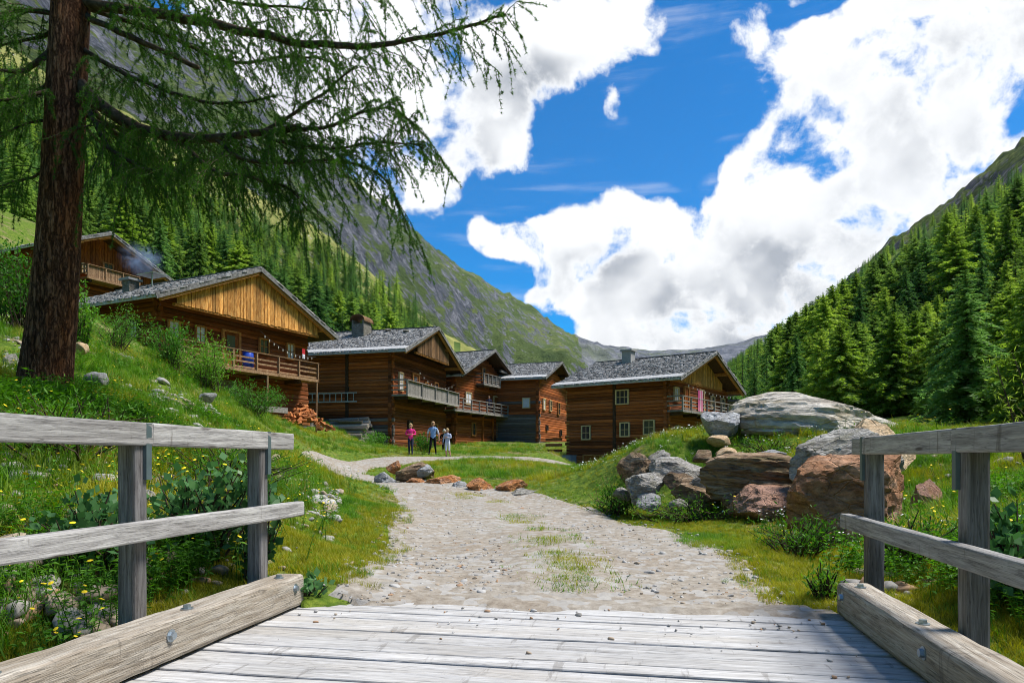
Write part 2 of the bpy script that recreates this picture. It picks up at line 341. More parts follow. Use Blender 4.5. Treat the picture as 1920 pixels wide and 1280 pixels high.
leafmat('bush', [(.04, .13, .015), (.09, .23, .028), (.17, .35, .04), (.30, .48, .07)])
leafmat('alder', [(.035, .10, .03), (.07, .175, .055), (.12, .25, .09), (.20, .33, .13)], trans=.25, rough=.4)
leafmat('larch_needle', [(.025, .07, .010), (.055, .14, .018), (.10, .22, .027), (.19, .34, .05)], trans=.45)
leafmat('conifer_needle', [(.09, .17, .035), (.19, .30, .065), (.29, .42, .095), (.42, .54, .14)], trans=.52)
leafmat('conifer_dark', [(.055, .13, .036), (.11, .225, .06), (.175, .31, .082), (.26, .40, .115)], trans=.48)
leafmat('conifer_light', [(.15, .25, .036), (.28, .40, .065), (.41, .52, .10), (.54, .62, .16)], trans=.52)
plain('petal_yellow', (.85, .62, .02), .6, .2, .05); plain('petal_white', (.8, .8, .78), .6, .2, .05)

def f_bark(t, b):
    v = ocoord(t, (1, 1, .22), False)
    n = t.noise(v, 16, 9, .7, .8); big = t.noise(ocoord(t, (1, 1, .4), False), 2.2, 4, .6)
    c = t.ramp(n, [(.3, (.03, .015, .009)), (.45, (.13, .062, .035)), (.58, (.26, .135, .08)), (.75, (.44, .31, .23))])
    vb = t.n('ShaderNodeTexVoronoi', {'Vector': t.vm('ADD', ocoord(t, (1, 1, .15), False), t.scale(t.n('ShaderNodeTexNoise', {'Vector': ocoord(t, (1, 1, .35), False), 'Scale': 11.0, 'Detail': 6.0, 'Roughness': .7}).outputs['Color'], .16)), 'Scale': 19.0}, feature='DISTANCE_TO_EDGE').outputs[0]
    crk = t.rng(vb, .0, .16, 0, 1)
    c = t.mix(t.rng(big, .42, .66, 0, .6), c, t.ramp(n, [(.3, (.05, .017, .007)), (.5, (.31, .105, .034)), (.75, (.52, .25, .12))]))
    fl = t.noise(ocoord(t, (1, 1, .6), False), 34, 4, .7); c = t.mix(t.rng(fl, .60, .70, 0, .5), c, (.30, .24, .19, 1))
    c = t.mix(t.rng(crk, 0, 1, .6, 0), c, (.014, .008, .006, 1))
    t.set(b, 'Base Color', c); bump(t, b, t.math('ADD', n, crk), 1.0, .07)
principled('bark', f_bark, .95, .1)
def f_twig(t, b):
    n = t.noise(ocoord(t), 12, 5, .6); t.set(b, 'Base Color', t.ramp(n, [(.3, (.022, .016, .011)), (.55, (.075, .055, .038)), (.8, (.17, .14, .10))]))
principled('twig', f_twig, .95, .1)

def f_ground(t, b):
    v = wcoord(t)
    n = t.noise(v, .55, 7, .65); n2 = t.noise(v, 6, 6, .7)
    g = t.ramp(n2, [(.28, (.03, .055, .010)), (.48, (.075, .13, .014)), (.62, (.15, .20, .025)), (.78, (.25, .26, .05))])
    s_ = t.ramp(n2, [(.28, (.07, .045, .022)), (.5, (.21, .155, .085)), (.75, (.38, .32, .22))])
    c = t.mix(t.rng(n, .50, .66, 0, .75), g, s_)
    t.set(b, 'Base Color', c); bump(t, b, n2, .8, .06)
principled('soil_grass', f_ground, .95, .1)
def f_path(t, b):
    v = wcoord(t)
    n = t.noise(v, .8, 6, .6); n2 = t.noise(v, 11, 8, .72)
    vo = t.n('ShaderNodeTexVoronoi', {'Vector': t.vm('ADD', v, t.scale(t.n('ShaderNodeTexNoise', {'Vector': v, 'Scale': 9.0}).outputs['Color'], .09)), 'Scale': 9.0})
    peb = t.n('ShaderNodeSeparateColor', {'Color': vo.outputs['Color']}).outputs[0]
    c = t.ramp(n2, [(.28, (.13, .112, .09)), (.42, (.24, .21, .172)), (.56, (.315, .283, .24)), (.74, (.42, .395, .36))])
    c = t.mix(t.rng(n, .42, .65, 0, .55), c, t.ramp(n2, [(.28, (.145, .105, .07)), (.5, (.25, .20, .148)), (.74, (.34, .295, .24))]))
    c = t.mix(t.rng(peb, .62, .8, 0, .55), c, t.ramp(peb, [(.6, (.24, .24, .235)), (1, (.42, .415, .405))]))
    t.set(b, 'Base Color', c)
    bump(t, b, t.math('ADD', t.math('MULTIPLY', n2, .8), t.rng(vo.outputs['Distance'], 0, .5, .5, 0)), .6, .02)
principled('gravel', f_path, .95, .12)
def f_meadow(t, b):
    v = wcoord(t); n = t.noise(v, .03, 9, .65); n2 = t.noise(v, .35, 6, .7)
    nz = t.n('ShaderNodeSeparateXYZ', {'Vector': t.n('ShaderNodeNewGeometry').outputs['Normal']}).outputs['Z']
    c = t.ramp(n, [(.3, (.085, .11, .03)), (.5, (.18, .19, .055)), (.7, (.34, .32, .11))])
    rk = t.ramp(n2, [(.3, (.09, .09, .095)), (.5, (.24, .23, .225)), (.7, (.44, .43, .41))])
    k = t.math('ADD', t.math('MULTIPLY', t.math('SUBTRACT', .72, nz), 2.0), t.math('MULTIPLY', t.math('SUBTRACT', n2, .555), 3.4))
    t.set(b, 'Base Color', t.mix(t.rng(k, .05, .38), c, rk)); bump(t, b, n2, .7, 1.5)
principled('meadow', f_meadow, .95, .05)
def f_mount(t, b):
    v = wcoord(t); n = t.noise(v, .006, 10, .68); n2 = t.noise(t.mapping(v, scale=(1, 1, .6)), .05, 10, .72)
    nz = t.n('ShaderNodeSeparateXYZ', {'Vector': t.n('ShaderNodeNewGeometry').outputs['Normal']}).outputs['Z']
    gr = t.ramp(n, [(.3, (.06, .10, .03)), (.5, (.13, .18, .05)), (.7, (.27, .30, .09))])
    rk = t.ramp(n2, [(.34, (.035, .042, .062)), (.5, (.12, .13, .155)), (.66, (.32, .32, .34))])
    k = t.math('ADD', t.math('MULTIPLY', t.math('SUBTRACT', .82, nz), 2.6), t.math('ADD', t.math('MULTIPLY', t.math('SUBTRACT', n2, .5), 4.2), t.math('MULTIPLY', t.math('SUBTRACT', n, .5), 2.6)))
    n3 = t.noise(v, .24, 6, .7); vo = t.n('ShaderNodeTexVoronoi', {'Vector': v, 'Scale': .035}).outputs['Distance']
    c = t.mix(t.rng(k, .20, .55), gr, rk); c = t.mix(.8, c, t.ramp(n3, [(.34, (.30, .32, .34)), (.5, (1, 1, 1)), (.66, (1.7, 1.7, 1.65))]), 'MULTIPLY')
    c = t.mix(t.rng(vo, .10, .24, .6, 0), c, (.025, .05, .02, 1))
    t.set(b, 'Base Color', c); bump(t, b, t.math('ADD', n2, t.math('MULTIPLY', n3, .25)), 1.0, 30)
principled('mountain', f_mount, .95, .05)
def f_far(t, b):  # grey rock with the blue of distant haze put into its colour
    v = wcoord(t); n = t.noise(v, .0022, 11, .7); n2 = t.noise(v, .011, 8, .7)
    c = t.ramp(n2, [(.32, (.07, .08, .10)), (.5, (.17, .18, .20)), (.68, (.34, .34, .35))]); t.set(b, 'Base Color', t.mix(t.rng(n, .50, .62, 0, .7), c, (.16, .19, .10, 1))); bump(t, b, n2, 1.0, 60)
principled('far_rock_hazed', f_far, .95, .05)
def f_floor(t, b):
    v = wcoord(t); n = t.noise(v, .05, 8, .65)
    t.set(b, 'Base Color', t.ramp(n, [(.3, (.07, .12, .025)), (.5, (.15, .22, .045)), (.7, (.25, .31, .07))]))
principled('forest_floor', f_floor, .95, .05)
def f_wood(t, b):
    v = wcoord(t); n = t.noise(v, .06, 8, .65)
    t.set(b, 'Base Color', t.ramp(n, [(.3, (.025, .05, .014)), (.5, (.06, .10, .025)), (.7, (.13, .17, .045))]))
principled('wood_floor', f_wood, .95, .05)
# ------------------------------------------------------------------ terrain
def tps_fit(P, Z, reg=0.0):
    P = np.asarray(P, float); n = len(P)
    r2 = ((P[:, None]-P[None])**2).sum(-1); K = .5*r2*np.log(r2+1e-12)+np.eye(n)*reg
    A = np.zeros((n+3, n+3)); A[:n, :n] = K; A[:n, n] = 1; A[:n, n+1:] = P; A[n, :n] = 1; A[n+1:, :n] = P.T
    return P, np.linalg.solve(A, np.r_[np.asarray(Z, float), 0, 0, 0])
def tps_eval(fit, Q):
    P, wv = fit; Q = np.asarray(Q, float); o = np.empty(len(Q))
    for i in range(0, len(Q), 20000):
        q = Q[i:i+20000]; r2 = ((q[:, None]-P[None])**2).sum(-1)
        o[i:i+20000] = (.5*r2*np.log(r2+1e-12))@wv[:-3]+wv[-3]+q@wv[-2:]
    return o
NEAR = [(-1.3,4.6,-.02),(2.1,4.6,-.02),(.4,6,0),(.5,9,0),(2.6,7,.02),(-1.5,7,.02),(-1.8,9.5,.05),(2.5,9.5,.03),(-2.55,13.9,.08),(1.85,13.9,.05),(-.3,13.9,.05),
 (-1.2,16,.15),(1,15.5,.12),(-3.6,19.5,.3),(-5.4,22.5,.52),(-6.6,25.5,.7),(-6.6,28.5,.82),(-5.4,32,.92),(-3.5,35.5,1.0),(-1,38.5,1.05),(3,42,.75),
 (-3.5,1.5,-.9),(-5,0,-1.1),(3.5,1,-1),(5,-1,-1.2),(0,0,-1.4),(0,-4,-1.3),(-3,-4,-1.3),(0,2.4,-.9),(0,3.7,-.35),(-2.5,3.4,-.25),(2.3,3.2,-.3),(-8,-4,-.6),(9,-5,-.6),(-9,1,.6),
 (10.4,45.5,1.6),(7,47,.35),(6,49.6,.2),(4.5,44.5,.35),(16,54,2.8),(25,60,3.5),(40,60,5.5),(51,70,8),(30,40,3),(20,30,2.2),(25,20,2.0),(15,12,1.3),(12,6,.8),(10,0,.2),
 (-30,40,10),(-24,40,8.5),(-30,50,11),(-26,54,10.5),(-33,45,11.5),(-40,40,14),(-40,60,16),(-17,31.5,5.3),(-12.4,41,2.7),(-13,45,3.5),(-20,50,6.5),(-18,60,6),(-3,60,2.1),(0,75,3),(5,90,4),(20,90,5),(-20,90,9),(-45,80,22),(-70,70,36),
 (50,90,11),(70,90,16),(60,50,9),(-60,40,24),(-45,20,17),(-30,10,9),(-20,0,5),(40,10,4),(-20,-15,4),(20,-15,2)]
for px, py, d in [(900,890,20),(1000,900,19),(1000,872,30),(900,865,30),(1040,850,45),(960,836,60),(1000,830,65),(1048,868,50),(1090,889,30),(1118,900,22),(560,1000,8),(545,880,20),(540,800,33),(600,820,36),(700,835,40),(735,848,46),(640,866,30),
  (450,800,22),(430,745,27),(530,790,35),(85,745,10),(0,540,24),(0,600,18),(0,680,13),(240,640,26),(165,592,27),(300,700,18),(200,740,12),(350,765,14),(0,760,8.5),(300,850,8),(100,900,6),(400,900,8),(450,950,7),
  (0,1000,5),(100,1000,4.8),(50,1150,4.0),(300,1110,4.6),(1500,1060,6.7),(1450,1000,9.3),(1300,950,13),(1180,940,14.5),(1500,1100,5.7),(1700,1060,6.5),(1850,950,8),(1850,870,11),(1900,830,16),(1750,905,11),(1900,1000,5.5),(1900,1150,4.2),
  (1200,852,15),(1300,838,15),(1400,832,14.5),(1500,842,13),(1150,885,15.5),(1560,852,12),(1130,905,15.5),(1250,835,19)]:
    p = at(px, py, d); NEAR.append((p.x, p.y, p.z))
near_fit = tps_fit([(a, b) for a, b, c in NEAR], [c for a, b, c in NEAR], .02)
FAR = [(0,150,8),(40,150,10),(20,300,22),(0,500,40),(60,600,45),(0,900,90),(40,1200,130),(100,1800,230),(0,-300,-10),(-100,-200,40),(120,-200,50),(300,-100,180),(-300,-100,200),
 (65,80,14),(80,100,24),(112,150,44),(147,200,62),(225,300,112),(150,300,52),(250,500,95),(200,500,62),(300,500,150),(306,800,112),(302,900,112),(327,1100,120),(140,180,52),(60,150,17),(90,250,26),(120,400,38),(100,600,45),(180,700,60),
 (-45,85,24),(-30,100,18),(-60,130,30),(-95,130,44),(-120,180,80),(-60,200,34),(-30,250,30),(-110,260,66)]
for px, py, d in [(1692,452,700),(1762,398,650),(1920,278,600),(2100,140,560),(1620,520,680),(310,118,900),(450,205,950),(560,292,1050),(700,405,1200),(850,540,1500),(950,600,1800),(1110,642,2400),(1168,668,3000),(150,-40,850),(-300,-450,750),
  (500,414,330),(560,436,335),(640,470,340),(700,528,350),(790,603,370),(400,350,320),(560,450,420),(660,520,450),(800,640,500),(860,700,560),(330,470,230),(480,560,190),(640,640,200),(760,690,240),(300,250,420),(150,150,400),(0,60,380),(0,330,170),
  (1200,672,4600),(1240,676,5000),(1300,674,5200),(1380,662,5200),(1410,655,5200),(1450,650,5000),(1600,560,4500),(1000,640,4500),(1020,660,2000),(1060,690,1300),(1150,685,2600),(820,480,2600)]:
    p = at(px, py, d); FAR.append((p.x, p.y, p.z))
SC = 100.0
for a in np.linspace(-50, 50, 9):
    for r_ in (62., 84.):
        x, y = r_*math.sin(R(a)), r_*math.cos(R(a)); FAR.append((x, y, float(tps_eval(near_fit, [(x, y)])[0])))
far_fit = tps_fit([(a/SC, b/SC) for a, b, c in FAR], [c for a, b, c in FAR], .0005)

PATH = [(.3,3.9,2.0),(.4,5,1.72),(.45,7,1.86),(.28,9.5,1.97),(-.40,13.9,1.95),(-1.3,16.2,1.5),(-3.5,19.4,1.05),(-5.4,22.5,1.0),(-6.65,25.5,1.1),(-6.7,28.6,1.2),(-5.5,32,1.2),(-3.6,35.5,1.15),(-1,38.5,1.0),(3,41.5,.95),(7,43.5,.9)]
def catmull(P, k=14):
    P = np.asarray(P, float); o = []
    for i in range(len(P)-1):
        p0, p1, p2, p3 = P[max(i-1, 0)], P[i], P[i+1], P[min(i+2, len(P)-1)]
        for t in np.linspace(0, 1, k, endpoint=False):
            o.append(.5*((2*p1)+(-p0+p2)*t+(2*p0-5*p1+4*p2-p3)*t*t+(-p0+3*p1-3*p2+p3)*t**3))
    return np.array(o+[P[-1]])
PC = catmull(PATH)
def path_dist(Q):
    """signed distance to the path's edge in metres (negative = on it)"""
    Q = np.asarray(Q, float)[:, :2]; best = np.full(len(Q), 1e9)
    for i in range(0, len(Q), 20000):
        q = Q[i:i+20000]; dd = np.sqrt(((q[:, None]-PC[None, :, :2])**2).sum(-1))-PC[None, :, 2]
        best[i:i+20000] = dd.min(1)
    return best
def sstep(a, b, x):
    t = np.clip((x-a)/(b-a), 0, 1); return t*t*(3-2*t)
PSI = R(10.5); CS, SN = math.cos(PSI), math.sin(PSI)
def deck_xy(lat, al): return lat*CS+al*SN, -lat*SN+al*CS
def Hn(Q, sink=True):
    Q = np.asarray(Q, float); r_ = np.hypot(Q[:, 0], Q[:, 1])
    k = sstep(72, 105, r_); z = np.zeros(len(Q))
    n_ = k < 1; f_ = k > 0
    if n_.any(): z[n_] += (1-k[n_])*tps_eval(near_fit, Q[n_, :2])
    if f_.any():
        z[f_] += k[f_]*tps_eval(far_fit, Q[f_, :2]/SC)
    P3 = np.c_[Q[:, 0], Q[:, 1], np.zeros(len(Q))]
    pd = path_dist(Q) if (r_ < 60).any() else np.full(len(Q), 9.)
    off = sstep(.0, 1.2, pd)
    nearw = 1-sstep(60, 110, r_)
    z += nearw*off*(.10*fbm(P3*.7, 4, .5, 3)+.05*fbm(P3*2.7, 3, .5, 5))
    z += nearw*(1-off)*.018*fbm(P3*1.6, 4, .55, 6)
    fw = sstep(95, 300, r_)
    if f_.any():
        q = P3[f_]; rr = r_[f_]
        amp = np.clip(rr*.03, 0, 46)
        big = fbm(q/210., 6, .52, 9, True)*amp
        med = fbm(q/42., 6, .6, 21, True)*np.clip(rr*.016, 0, 19)
        z[f_] += (fw[f_]*(big*.8+med)-fw[f_]*amp*.25)*(1-.6*sstep(2600, 4200, rr))
    if sink: z -= .035*(1-sstep(-.25, .1, pd))*(r_ < 60)
    # keep the stream bed clear of the deck
    lat = Q[:, 0]*CS-Q[:, 1]*SN; al = Q[:, 0]*SN+Q[:, 1]*CS
    under = (np.abs(lat+.5) < 2.15) & (al < 4.45) & (al > -3)
    z = np.where(under, np.minimum(z, -.28), z)
    return z
def H1(x, y): return float(Hn(np.array([[x, y]]), False)[0])

th = np.unique(np.round(np.r_[np.arange(-180, -48, 3.0), np.arange(-48, 48.01, .26), np.arange(51, 181, 3.0)], 3))
rad = np.r_[.6, 1.2, 1.8, 2.3*1.0175**np.arange(0, 452)]
TH, RA = np.meshgrid(np.radians(th), rad, indexing='ij')
Q = np.c_[(np.sin(TH)*RA).ravel(), (np.cos(TH)*RA).ravel()]
Zt = Hn(Q); Vt = np.c_[Q, Zt]; nr = len(rad); nt_ = len(th)
ii, jj = np.meshgrid(np.arange(nt_-1), np.arange(nr-1), indexing='ij')
quads = np.stack([ii*nr+jj, (ii+1)*nr+jj, (ii+1)*nr+jj+1, ii*nr+jj+1], -1).reshape(-1, 4)[:, ::-1]
qr = rad[jj.ravel()]; qt = th[ii.ravel()]; px_q = HX+F*np.tan(np.radians(np.clip(qt, -80, 80)))
cx = np.sin(np.radians(qt))*qr
zone = np.zeros(len(quads), int)
zone[(qr > 100)] = 1
zone[(qr > 100) & (cx > 32)] = 2
zone[(qr > 100) & (qr < 306+14*np.sin(qt*2.3)+9*np.sin(qt*5.1+qr*.02)) & (cx <= 32)] = 6
zone[(qr > 395) & (cx <= 60+qr*.07)] = 3
zone[(qr > 1450) & (cx > 60+qr*.07)] = 4
right_rock = (qr > 480) & (qr < 1450) & (Zt.reshape(nt_, nr)[ii.ravel(), jj.ravel()] > 172+14*np.sin(qt*3.1)) & (cx > 100)
zone[right_rock] = 5
for zi, (nm, mt) in enumerate([('ground', 'soil_grass'), ('meadow_hill', 'meadow'), ('forest_slope', 'forest_floor'), ('mountain', 'mountain'), ('far_mountains', 'far_rock_hazed'), ('rock_ridge', 'mountain'), ('wooded_hill', 'wood_floor')]):
    fq = quads[zone == zi]
    if not len(fq): continue
    u, inv = np.unique(fq, return_inverse=True)
    tag(link(nm, np_mesh(nm, Vt[u], inv.reshape(-1, 4), True), MATS[mt]), kind='structure')
def ground_z(P): return Hn(P, False)

# the gravel track, an uneven ribbon on the ground
n_along = len(PC); m_ac = 33
tang = np.gradient(PC[:, :2], axis=0); tang /= np.linalg.norm(tang, axis=1)[:, None]; nor = np.c_[tang[:, 1], -tang[:, 0]]
s_ = np.linspace(-1, 1, m_ac)
edge = [1+.13*fbm(np.c_[np.arange(n_along)*.23, np.full(n_along, sd*9.1), np.zeros(n_along)], 4, .6, 40) for sd in (0, 1)]
PV = []
for i in range(n_along):
    wv = np.where(s_ < 0, edge[0][i], edge[1][i])*PC[i, 2]+.08
    PV.append(np.c_[PC[i, 0]+nor[i, 0]*s_*wv, PC[i, 1]+nor[i, 1]*s_*wv])
PV = np.concatenate(PV); pz = Hn(PV, False)+.012
sgrid = np.tile(np.abs(s_), n_along); pz -= .045*np.clip((sgrid-.93)/.07, 0, 1)
P3 = np.c_[PV, np.zeros(len(PV))]
pz += .012*fbm(P3*5, 3, .6, 8)+.02*(np.abs(np.tile(s_, n_along)) < .22)
lat = PV[:, 0]*CS-PV[:, 1]*SN; al = PV[:, 0]*SN+PV[:, 1]*CS
start = 4.78+.18*fbm(np.c_[lat*1.3, np.zeros_like(lat), np.zeros_like(lat)], 4, .6, 77)
pz = np.where(al < start-.25, -.25, np.where(al < 5.1, np.maximum(pz, .016-.06*np.clip((start-al)/.12, 0, 1)), pz))
a, b = np.meshgrid(np.arange(n_along-1), np.arange(m_ac-1), indexing='ij')
fq = np.stack([a*m_ac+b, a*m_ac+b+1, (a+1)*m_ac+b+1, (a+1)*m_ac+b], -1).reshape(-1, 4)
fq = fq[(al[fq].max(1) > start[fq].min(1)-.25)]
u, inv = np.unique(fq, return_inverse=True)
tag(link('gravel_path', np_mesh('gravel_path', np.c_[PV, pz][u], inv.reshape(-1, 4), True), MATS['gravel']), kind='structure')

# ------------------------------------------------------------------ bridge
def beam_mesh(L, w_, h_, seed=0, nseg=None, rough=.004, bev=.015):
    """squared timber along x from 0..L, worn edges"""
    nseg = nseg or max(6, int(L/.08))
    prof = []
    b_ = bev
    for cxp, czp, a0 in ((w_/2-b_, h_/2-b_, 0), (-w_/2+b_, h_/2-b_, 90), (-w_/2+b_, -h_/2+b_, 180), (w_/2-b_, -h_/2+b_, 270)):
        for a in (0, 45, 90): prof.append((cxp+b_*math.cos(R(a0+a)), czp+b_*math.sin(R(a0+a))))
        nx = {0: (0, h_/2), 90: (-w_/2, 0), 180: (0, -h_/2), 270: (w_/2, 0)}[a0]; prof.append(nx)
    k = len(prof); V = np.array([(L*i/nseg, p[0], p[1]) for i in range(nseg+1) for p in prof])
    nz = np.c_[fbm(V*np.array([2.5, 9, 9])+seed*3.3, 3, .6, 1), fbm(V*np.array([2.5, 9, 9])+seed*3.3, 3, .6, 2), fbm(V*np.array([2.5, 9, 9])+seed*3.3, 3, .6, 3)]
    V = V+nz*rough*np.array([.6, 1, 1])
    me = bpy.data.meshes.new('timber')
    fs = [(i*k+j, (i+1)*k+j, (i+1)*k+(j+1) % k, i*k+(j+1) % k) for i in range(nseg) for j in range(k)]
    fs += [tuple(range(k)), tuple(range(nseg*k, nseg*k+k))[::-1]]
    me.from_pydata(V.tolist(), [], fs); me.update(); return me
def place_x(o, a, b):
    """local x from a to b, local z as far up as possible"""
    a = Vector(a); b = Vector(b); x = (b-a).normalized(); y = Vector((0, 0, 1)).cross(x)
    y = y.normalized() if y.length > 1e-4 else Vector((SN, CS, 0)); z = x.cross(y)
    o.matrix_local = Matrix.Translation(a) @ Matrix((x, y, z)).transposed().to_4x4()
def beam(name, a, b, w_, h_, mat, parent, seed=0, **kw):
    o = link(name, beam_mesh((Vector(b)-Vector(a)).length, w_, h_, seed, **kw), MATS[mat], parent); place_x(o, a, b); return o
def dk(lat, al, z): x, y = deck_xy(lat, al); return Vector((x, y, z))
bridge = empty('wooden_bridge', (0, 0, 0), 0, 'grey plank bridge deck with heavy kerb beams in the foreground', 'bridge')
al = -1.6; i = 0
while al < 4.72:
    wd = random.choice([.15, .17, .18, .2, .14]); wd = min(wd, 4.78-al)
    if wd < .08: break
    zc = -.045+random.uniform(-.005, .005)
    beam('plank', dk(-2.66+random.uniform(-.04, .02), al+wd/2, zc), dk(1.62+random.uniform(-.02, .04), al+wd/2+random.uniform(-.01, .01), zc+random.uniform(-.003, .003)), wd-.008-random.random()*.006, .08, 'deck_wood', bridge, i, bev=.008, nseg=40, rough=.003)
    al += wd; i += 1
for lt, tp in ((-1.7, 0), (-.5, 0), (.8, 0)):
    beam('girder', dk(lt, -1.7, -.24), dk(lt, 4.7, -.24), .2, .3, 'kerb_wood', bridge, 60+lt)
def bolt(parent, P, r_=.022):
    m = MB(); m.tube([(0, 0, 0), (0, 0, .006)], [r_*1.5, r_*1.5], 12); m.tube([(0, 0, .006), (0, 0, .024)], [r_, r_*.9], 6)
    o = m.build('bolt', MATS['metal_grey'], parent); return o
for lt, end, sd in ((-2.45, 4.5, 1), (1.41, 4.86, -1)):
    k = beam('kerb_beam', dk(lt, -1.6, .116), dk(lt, end, .116), .215, .215, 'kerb_wood', bridge, 5+lt, rough=.011, bev=.026, nseg=120)
    L = end+1.6
    for x in (L-.18, L-1.15, L-2.3): o = bolt(k, None); o.location = (x, -.02*sd, .108)
    for x in (L-.12, L-1.4): o = bolt(k, None); o.location = (x, -.108*sd, .03); o.rotation_euler = (R(90)*sd, 0, 0)
def railing(name, label, lat_post, als, rail_end, rail_z, mid_z, inner):
    r_ = empty(name, dk(lat_post, als[0], 0), 0, label, 'railing'); r_.rotation_euler = (0, 0, 0); o0 = r_.location.copy()
    for q, a_ in enumerate(als):
        beam('post', dk(lat_post, a_, -.5)-o0, dk(lat_post, a_, rail_z-.121)-o0, .096, .108, 'post_grey', r_, 20+q+lat_post, nseg=50)
    pts = [-1.7]+[a for a in sorted(als) if a > .5 and a < rail_end-.2]
    joints = [-1.7, sorted(als)[-2]+.06, rail_end]
    for q in range(2):
        beam('top_rail', dk(lat_post, joints[q]+.004, rail_z-.06)-o0, dk(lat_post, joints[q+1], rail_z-.06-.004*q)-o0, .15, .12, 'rail_grey', r_, 30+q+lat_post, bev=.010)
    a0, a1 = -1.7, rail_end+.04
    beam('middle_rail', dk(lat_post+inner, a0, mid_z)-o0, dk(lat_post+inner, a1, mid_z-.005)-o0, .07, .105, 'rail_grey', r_, 40+lat_post, bev=.010)
    for a_ in als:
        m = MB(); p = dk(lat_post+math.copysign(.065, inner), a_+.030, 0)-o0
        m.box((-.0105, -.02, rail_z-.30), (.0105, .02, rail_z-.002), M=Matrix.Translation((p.x, p.y, 0)) @ Matrix.Rotation(-PSI, 4, 'Z'))
        m.build('metal_strap', MATS['galvanised'], r_)
railing('timber_railing', 'weathered grey timber railing on the left side of the plank bridge', -2.62, [4.37, 3.17, 1.9, .5, -.9], 4.74, 1.235, .675, .105)
railing('timber_railing', 'weathered grey timber railing on the right side, before the red boulder', 1.58, [5.03, 3.62, 2.2, .8, -.6], 5.27, 1.195, .60, -.105)

# ------------------------------------------------------------------ boulders
def boulder_mesh(seed, sub=4, planes=14, rough=.10, layered=0, boxy=1.0):
    planes = int(planes*1.3)
    bm = bmesh.new(); bmesh.ops.create_icosphere(bm, subdivisions=sub, radius=1); V = np.array([v.co for v in bm.verts]); r0 = np.random.default_rng(seed); V = np.sign(V)*np.abs(V)**boxy; V /= np.abs(V).max()
    for k in range(planes):
        n = r0.normal(size=3); n /= np.linalg.norm(n); dcut = r0.uniform(.50, .84)
        dd = V@n-dcut; V = V-np.where(dd > 0, dd*.985, 0)[:, None]*n
    nrm = V/np.linalg.norm(V, axis=1)[:, None]
    sc_ = np.array([1, 1, 1+2.2*layered])
    V = V+nrm*(rough*1.25*fbm(V*1.9*sc_+seed, 6, .60, seed))[:, None]+nrm*(rough*.6*fbm(V*4.2*sc_+seed, 5, .62, seed+1, True))[:, None]
    V = V+nrm*(.022*fbm(V*9*sc_+seed, 5, .65, seed+3))[:, None]
    if layered: V[:, :2] *= (1+.07*layered*fbm(np.c_[V[:, :2]*.6, V[:, 2]*9], 3, .6, seed+5))[:, None]
    V -= (V.max(0)+V.min(0))/2; V /= (V.max(0)-V.min(0))
    for v, c in zip(bm.verts, V): v.co = c
    for f in bm.faces: f.smooth = sub < 4
    me = bpy.data.meshes.new('boulder'); bm.to_mesh(me); bm.free(); return me
def boulder(x0, y0, x1, y1, d, mat, label, seed, depth=.9, tilt=0, sub=4, rough=.10, layered=0, yaw=None, name='boulder', group=None, planes=14, boxy=1.0):
    """spans the photograph's box x0..x1, y0..y1 at distance d"""
    c = at((x0+x1)/2, (y0+y1)/2, d); wd = (x1-x0)/F*d; hg = (y1-y0)/F*d
    o = link(name, boulder_mesh(seed, sub, planes, rough, layered, boxy), MATS[mat])
    o.location = c+Vector((0, wd*depth*.25, 0)); o.scale = (wd*1.04, wd*depth, hg*1.04); o.rotation_euler = (0, R(tilt), 0)
    return tag(o, label, name, group)
boulder(1392, 737, 1714, 850, 14.6, 'rock_big', 'huge flat-topped pale boulder crowning the grassy mound', 3, .75, 4, 5, .05, .6, planes=10)
boulder(1322, 770, 1393, 828, 14.8, 'rock_white', 'whitish grey boulder left of the huge flat-topped one', 8, .9)
boulder(1330, 815, 1376, 838, 14.4, 'rock_tan', 'small tan stone lying below the whitish boulder on the mound', 9, .9, 0, 3)
boulder(1508, 806, 1692, 935, 9.7, 'rock_grey', 'large sloping grey boulder behind the big red boulder', 22, .8, -14, 5, .08, .1, boxy=.85)
boulder(1582, 786, 1724, 915, 10.9, 'rock_tan', 'rounded tan boulder top showing above the right railing', 13, .9, 0, 5, .04)
boulder(1484, 852, 1742, 1050, 8.0, 'rock_red', 'big rust-red boulder behind the right railing posts', 47, .8, 0, 5, .09, planes=8, boxy=.84)
boulder(1318, 848, 1545, 946, 10.9, 'rock_layer', 'wide dark brown layered boulder overhanging in the mound', 17, .8, 3, 5, .08, .9)
boulder(1384, 910, 1508, 992, 10.1, 'rock_red', 'low red-brown boulder under the layered overhang', 19, .9, 0, 5, .09)
boulder(1222, 858, 1328, 926, 12.6, 'rock_grey', 'blocky blue-grey boulder with a pale flat face on the mound edge', 24, .9, 12, 5, .06)
boulder(1160, 848, 1226, 916, 13.2, 'rock_layer', 'brown lichen-covered boulder at the left end of the mound', 26, .9, 0, 5, .1)
boulder(1216, 845, 1260, 878, 13.4, 'rock_grey', 'small pink-grey stone on top of the mound boulders', 27, .9, -14, 3)
boulder(1176, 886, 1256, 952, 12.3, 'rock_grey', 'rough grey boulder at the foot of the mound beside the track', 28, .9, 0, 5, .1)
boulder(1262, 906, 1364, 962, 11.8, 'rock_layer', 'low grey-brown boulder half sunk in grass under the blocky one', 29, .9, 0, 5, .08)
boulder(1150, 914, 1190, 940, 12.8, 'rock_grey', 'little flat grey stone at the mound foot, nearest the track', 30, .9, 0, 3)
boulder(1208, 880, 1236, 912, 12.9, 'rock_white', 'small pale stone wedged between the mound boulders', 33, .9, 0, 3)
boulder(1345, 838, 1385, 858, 12.6, 'rock_tan', 'small pinkish stone lying in the mound turf', 34, .9, 0, 3)
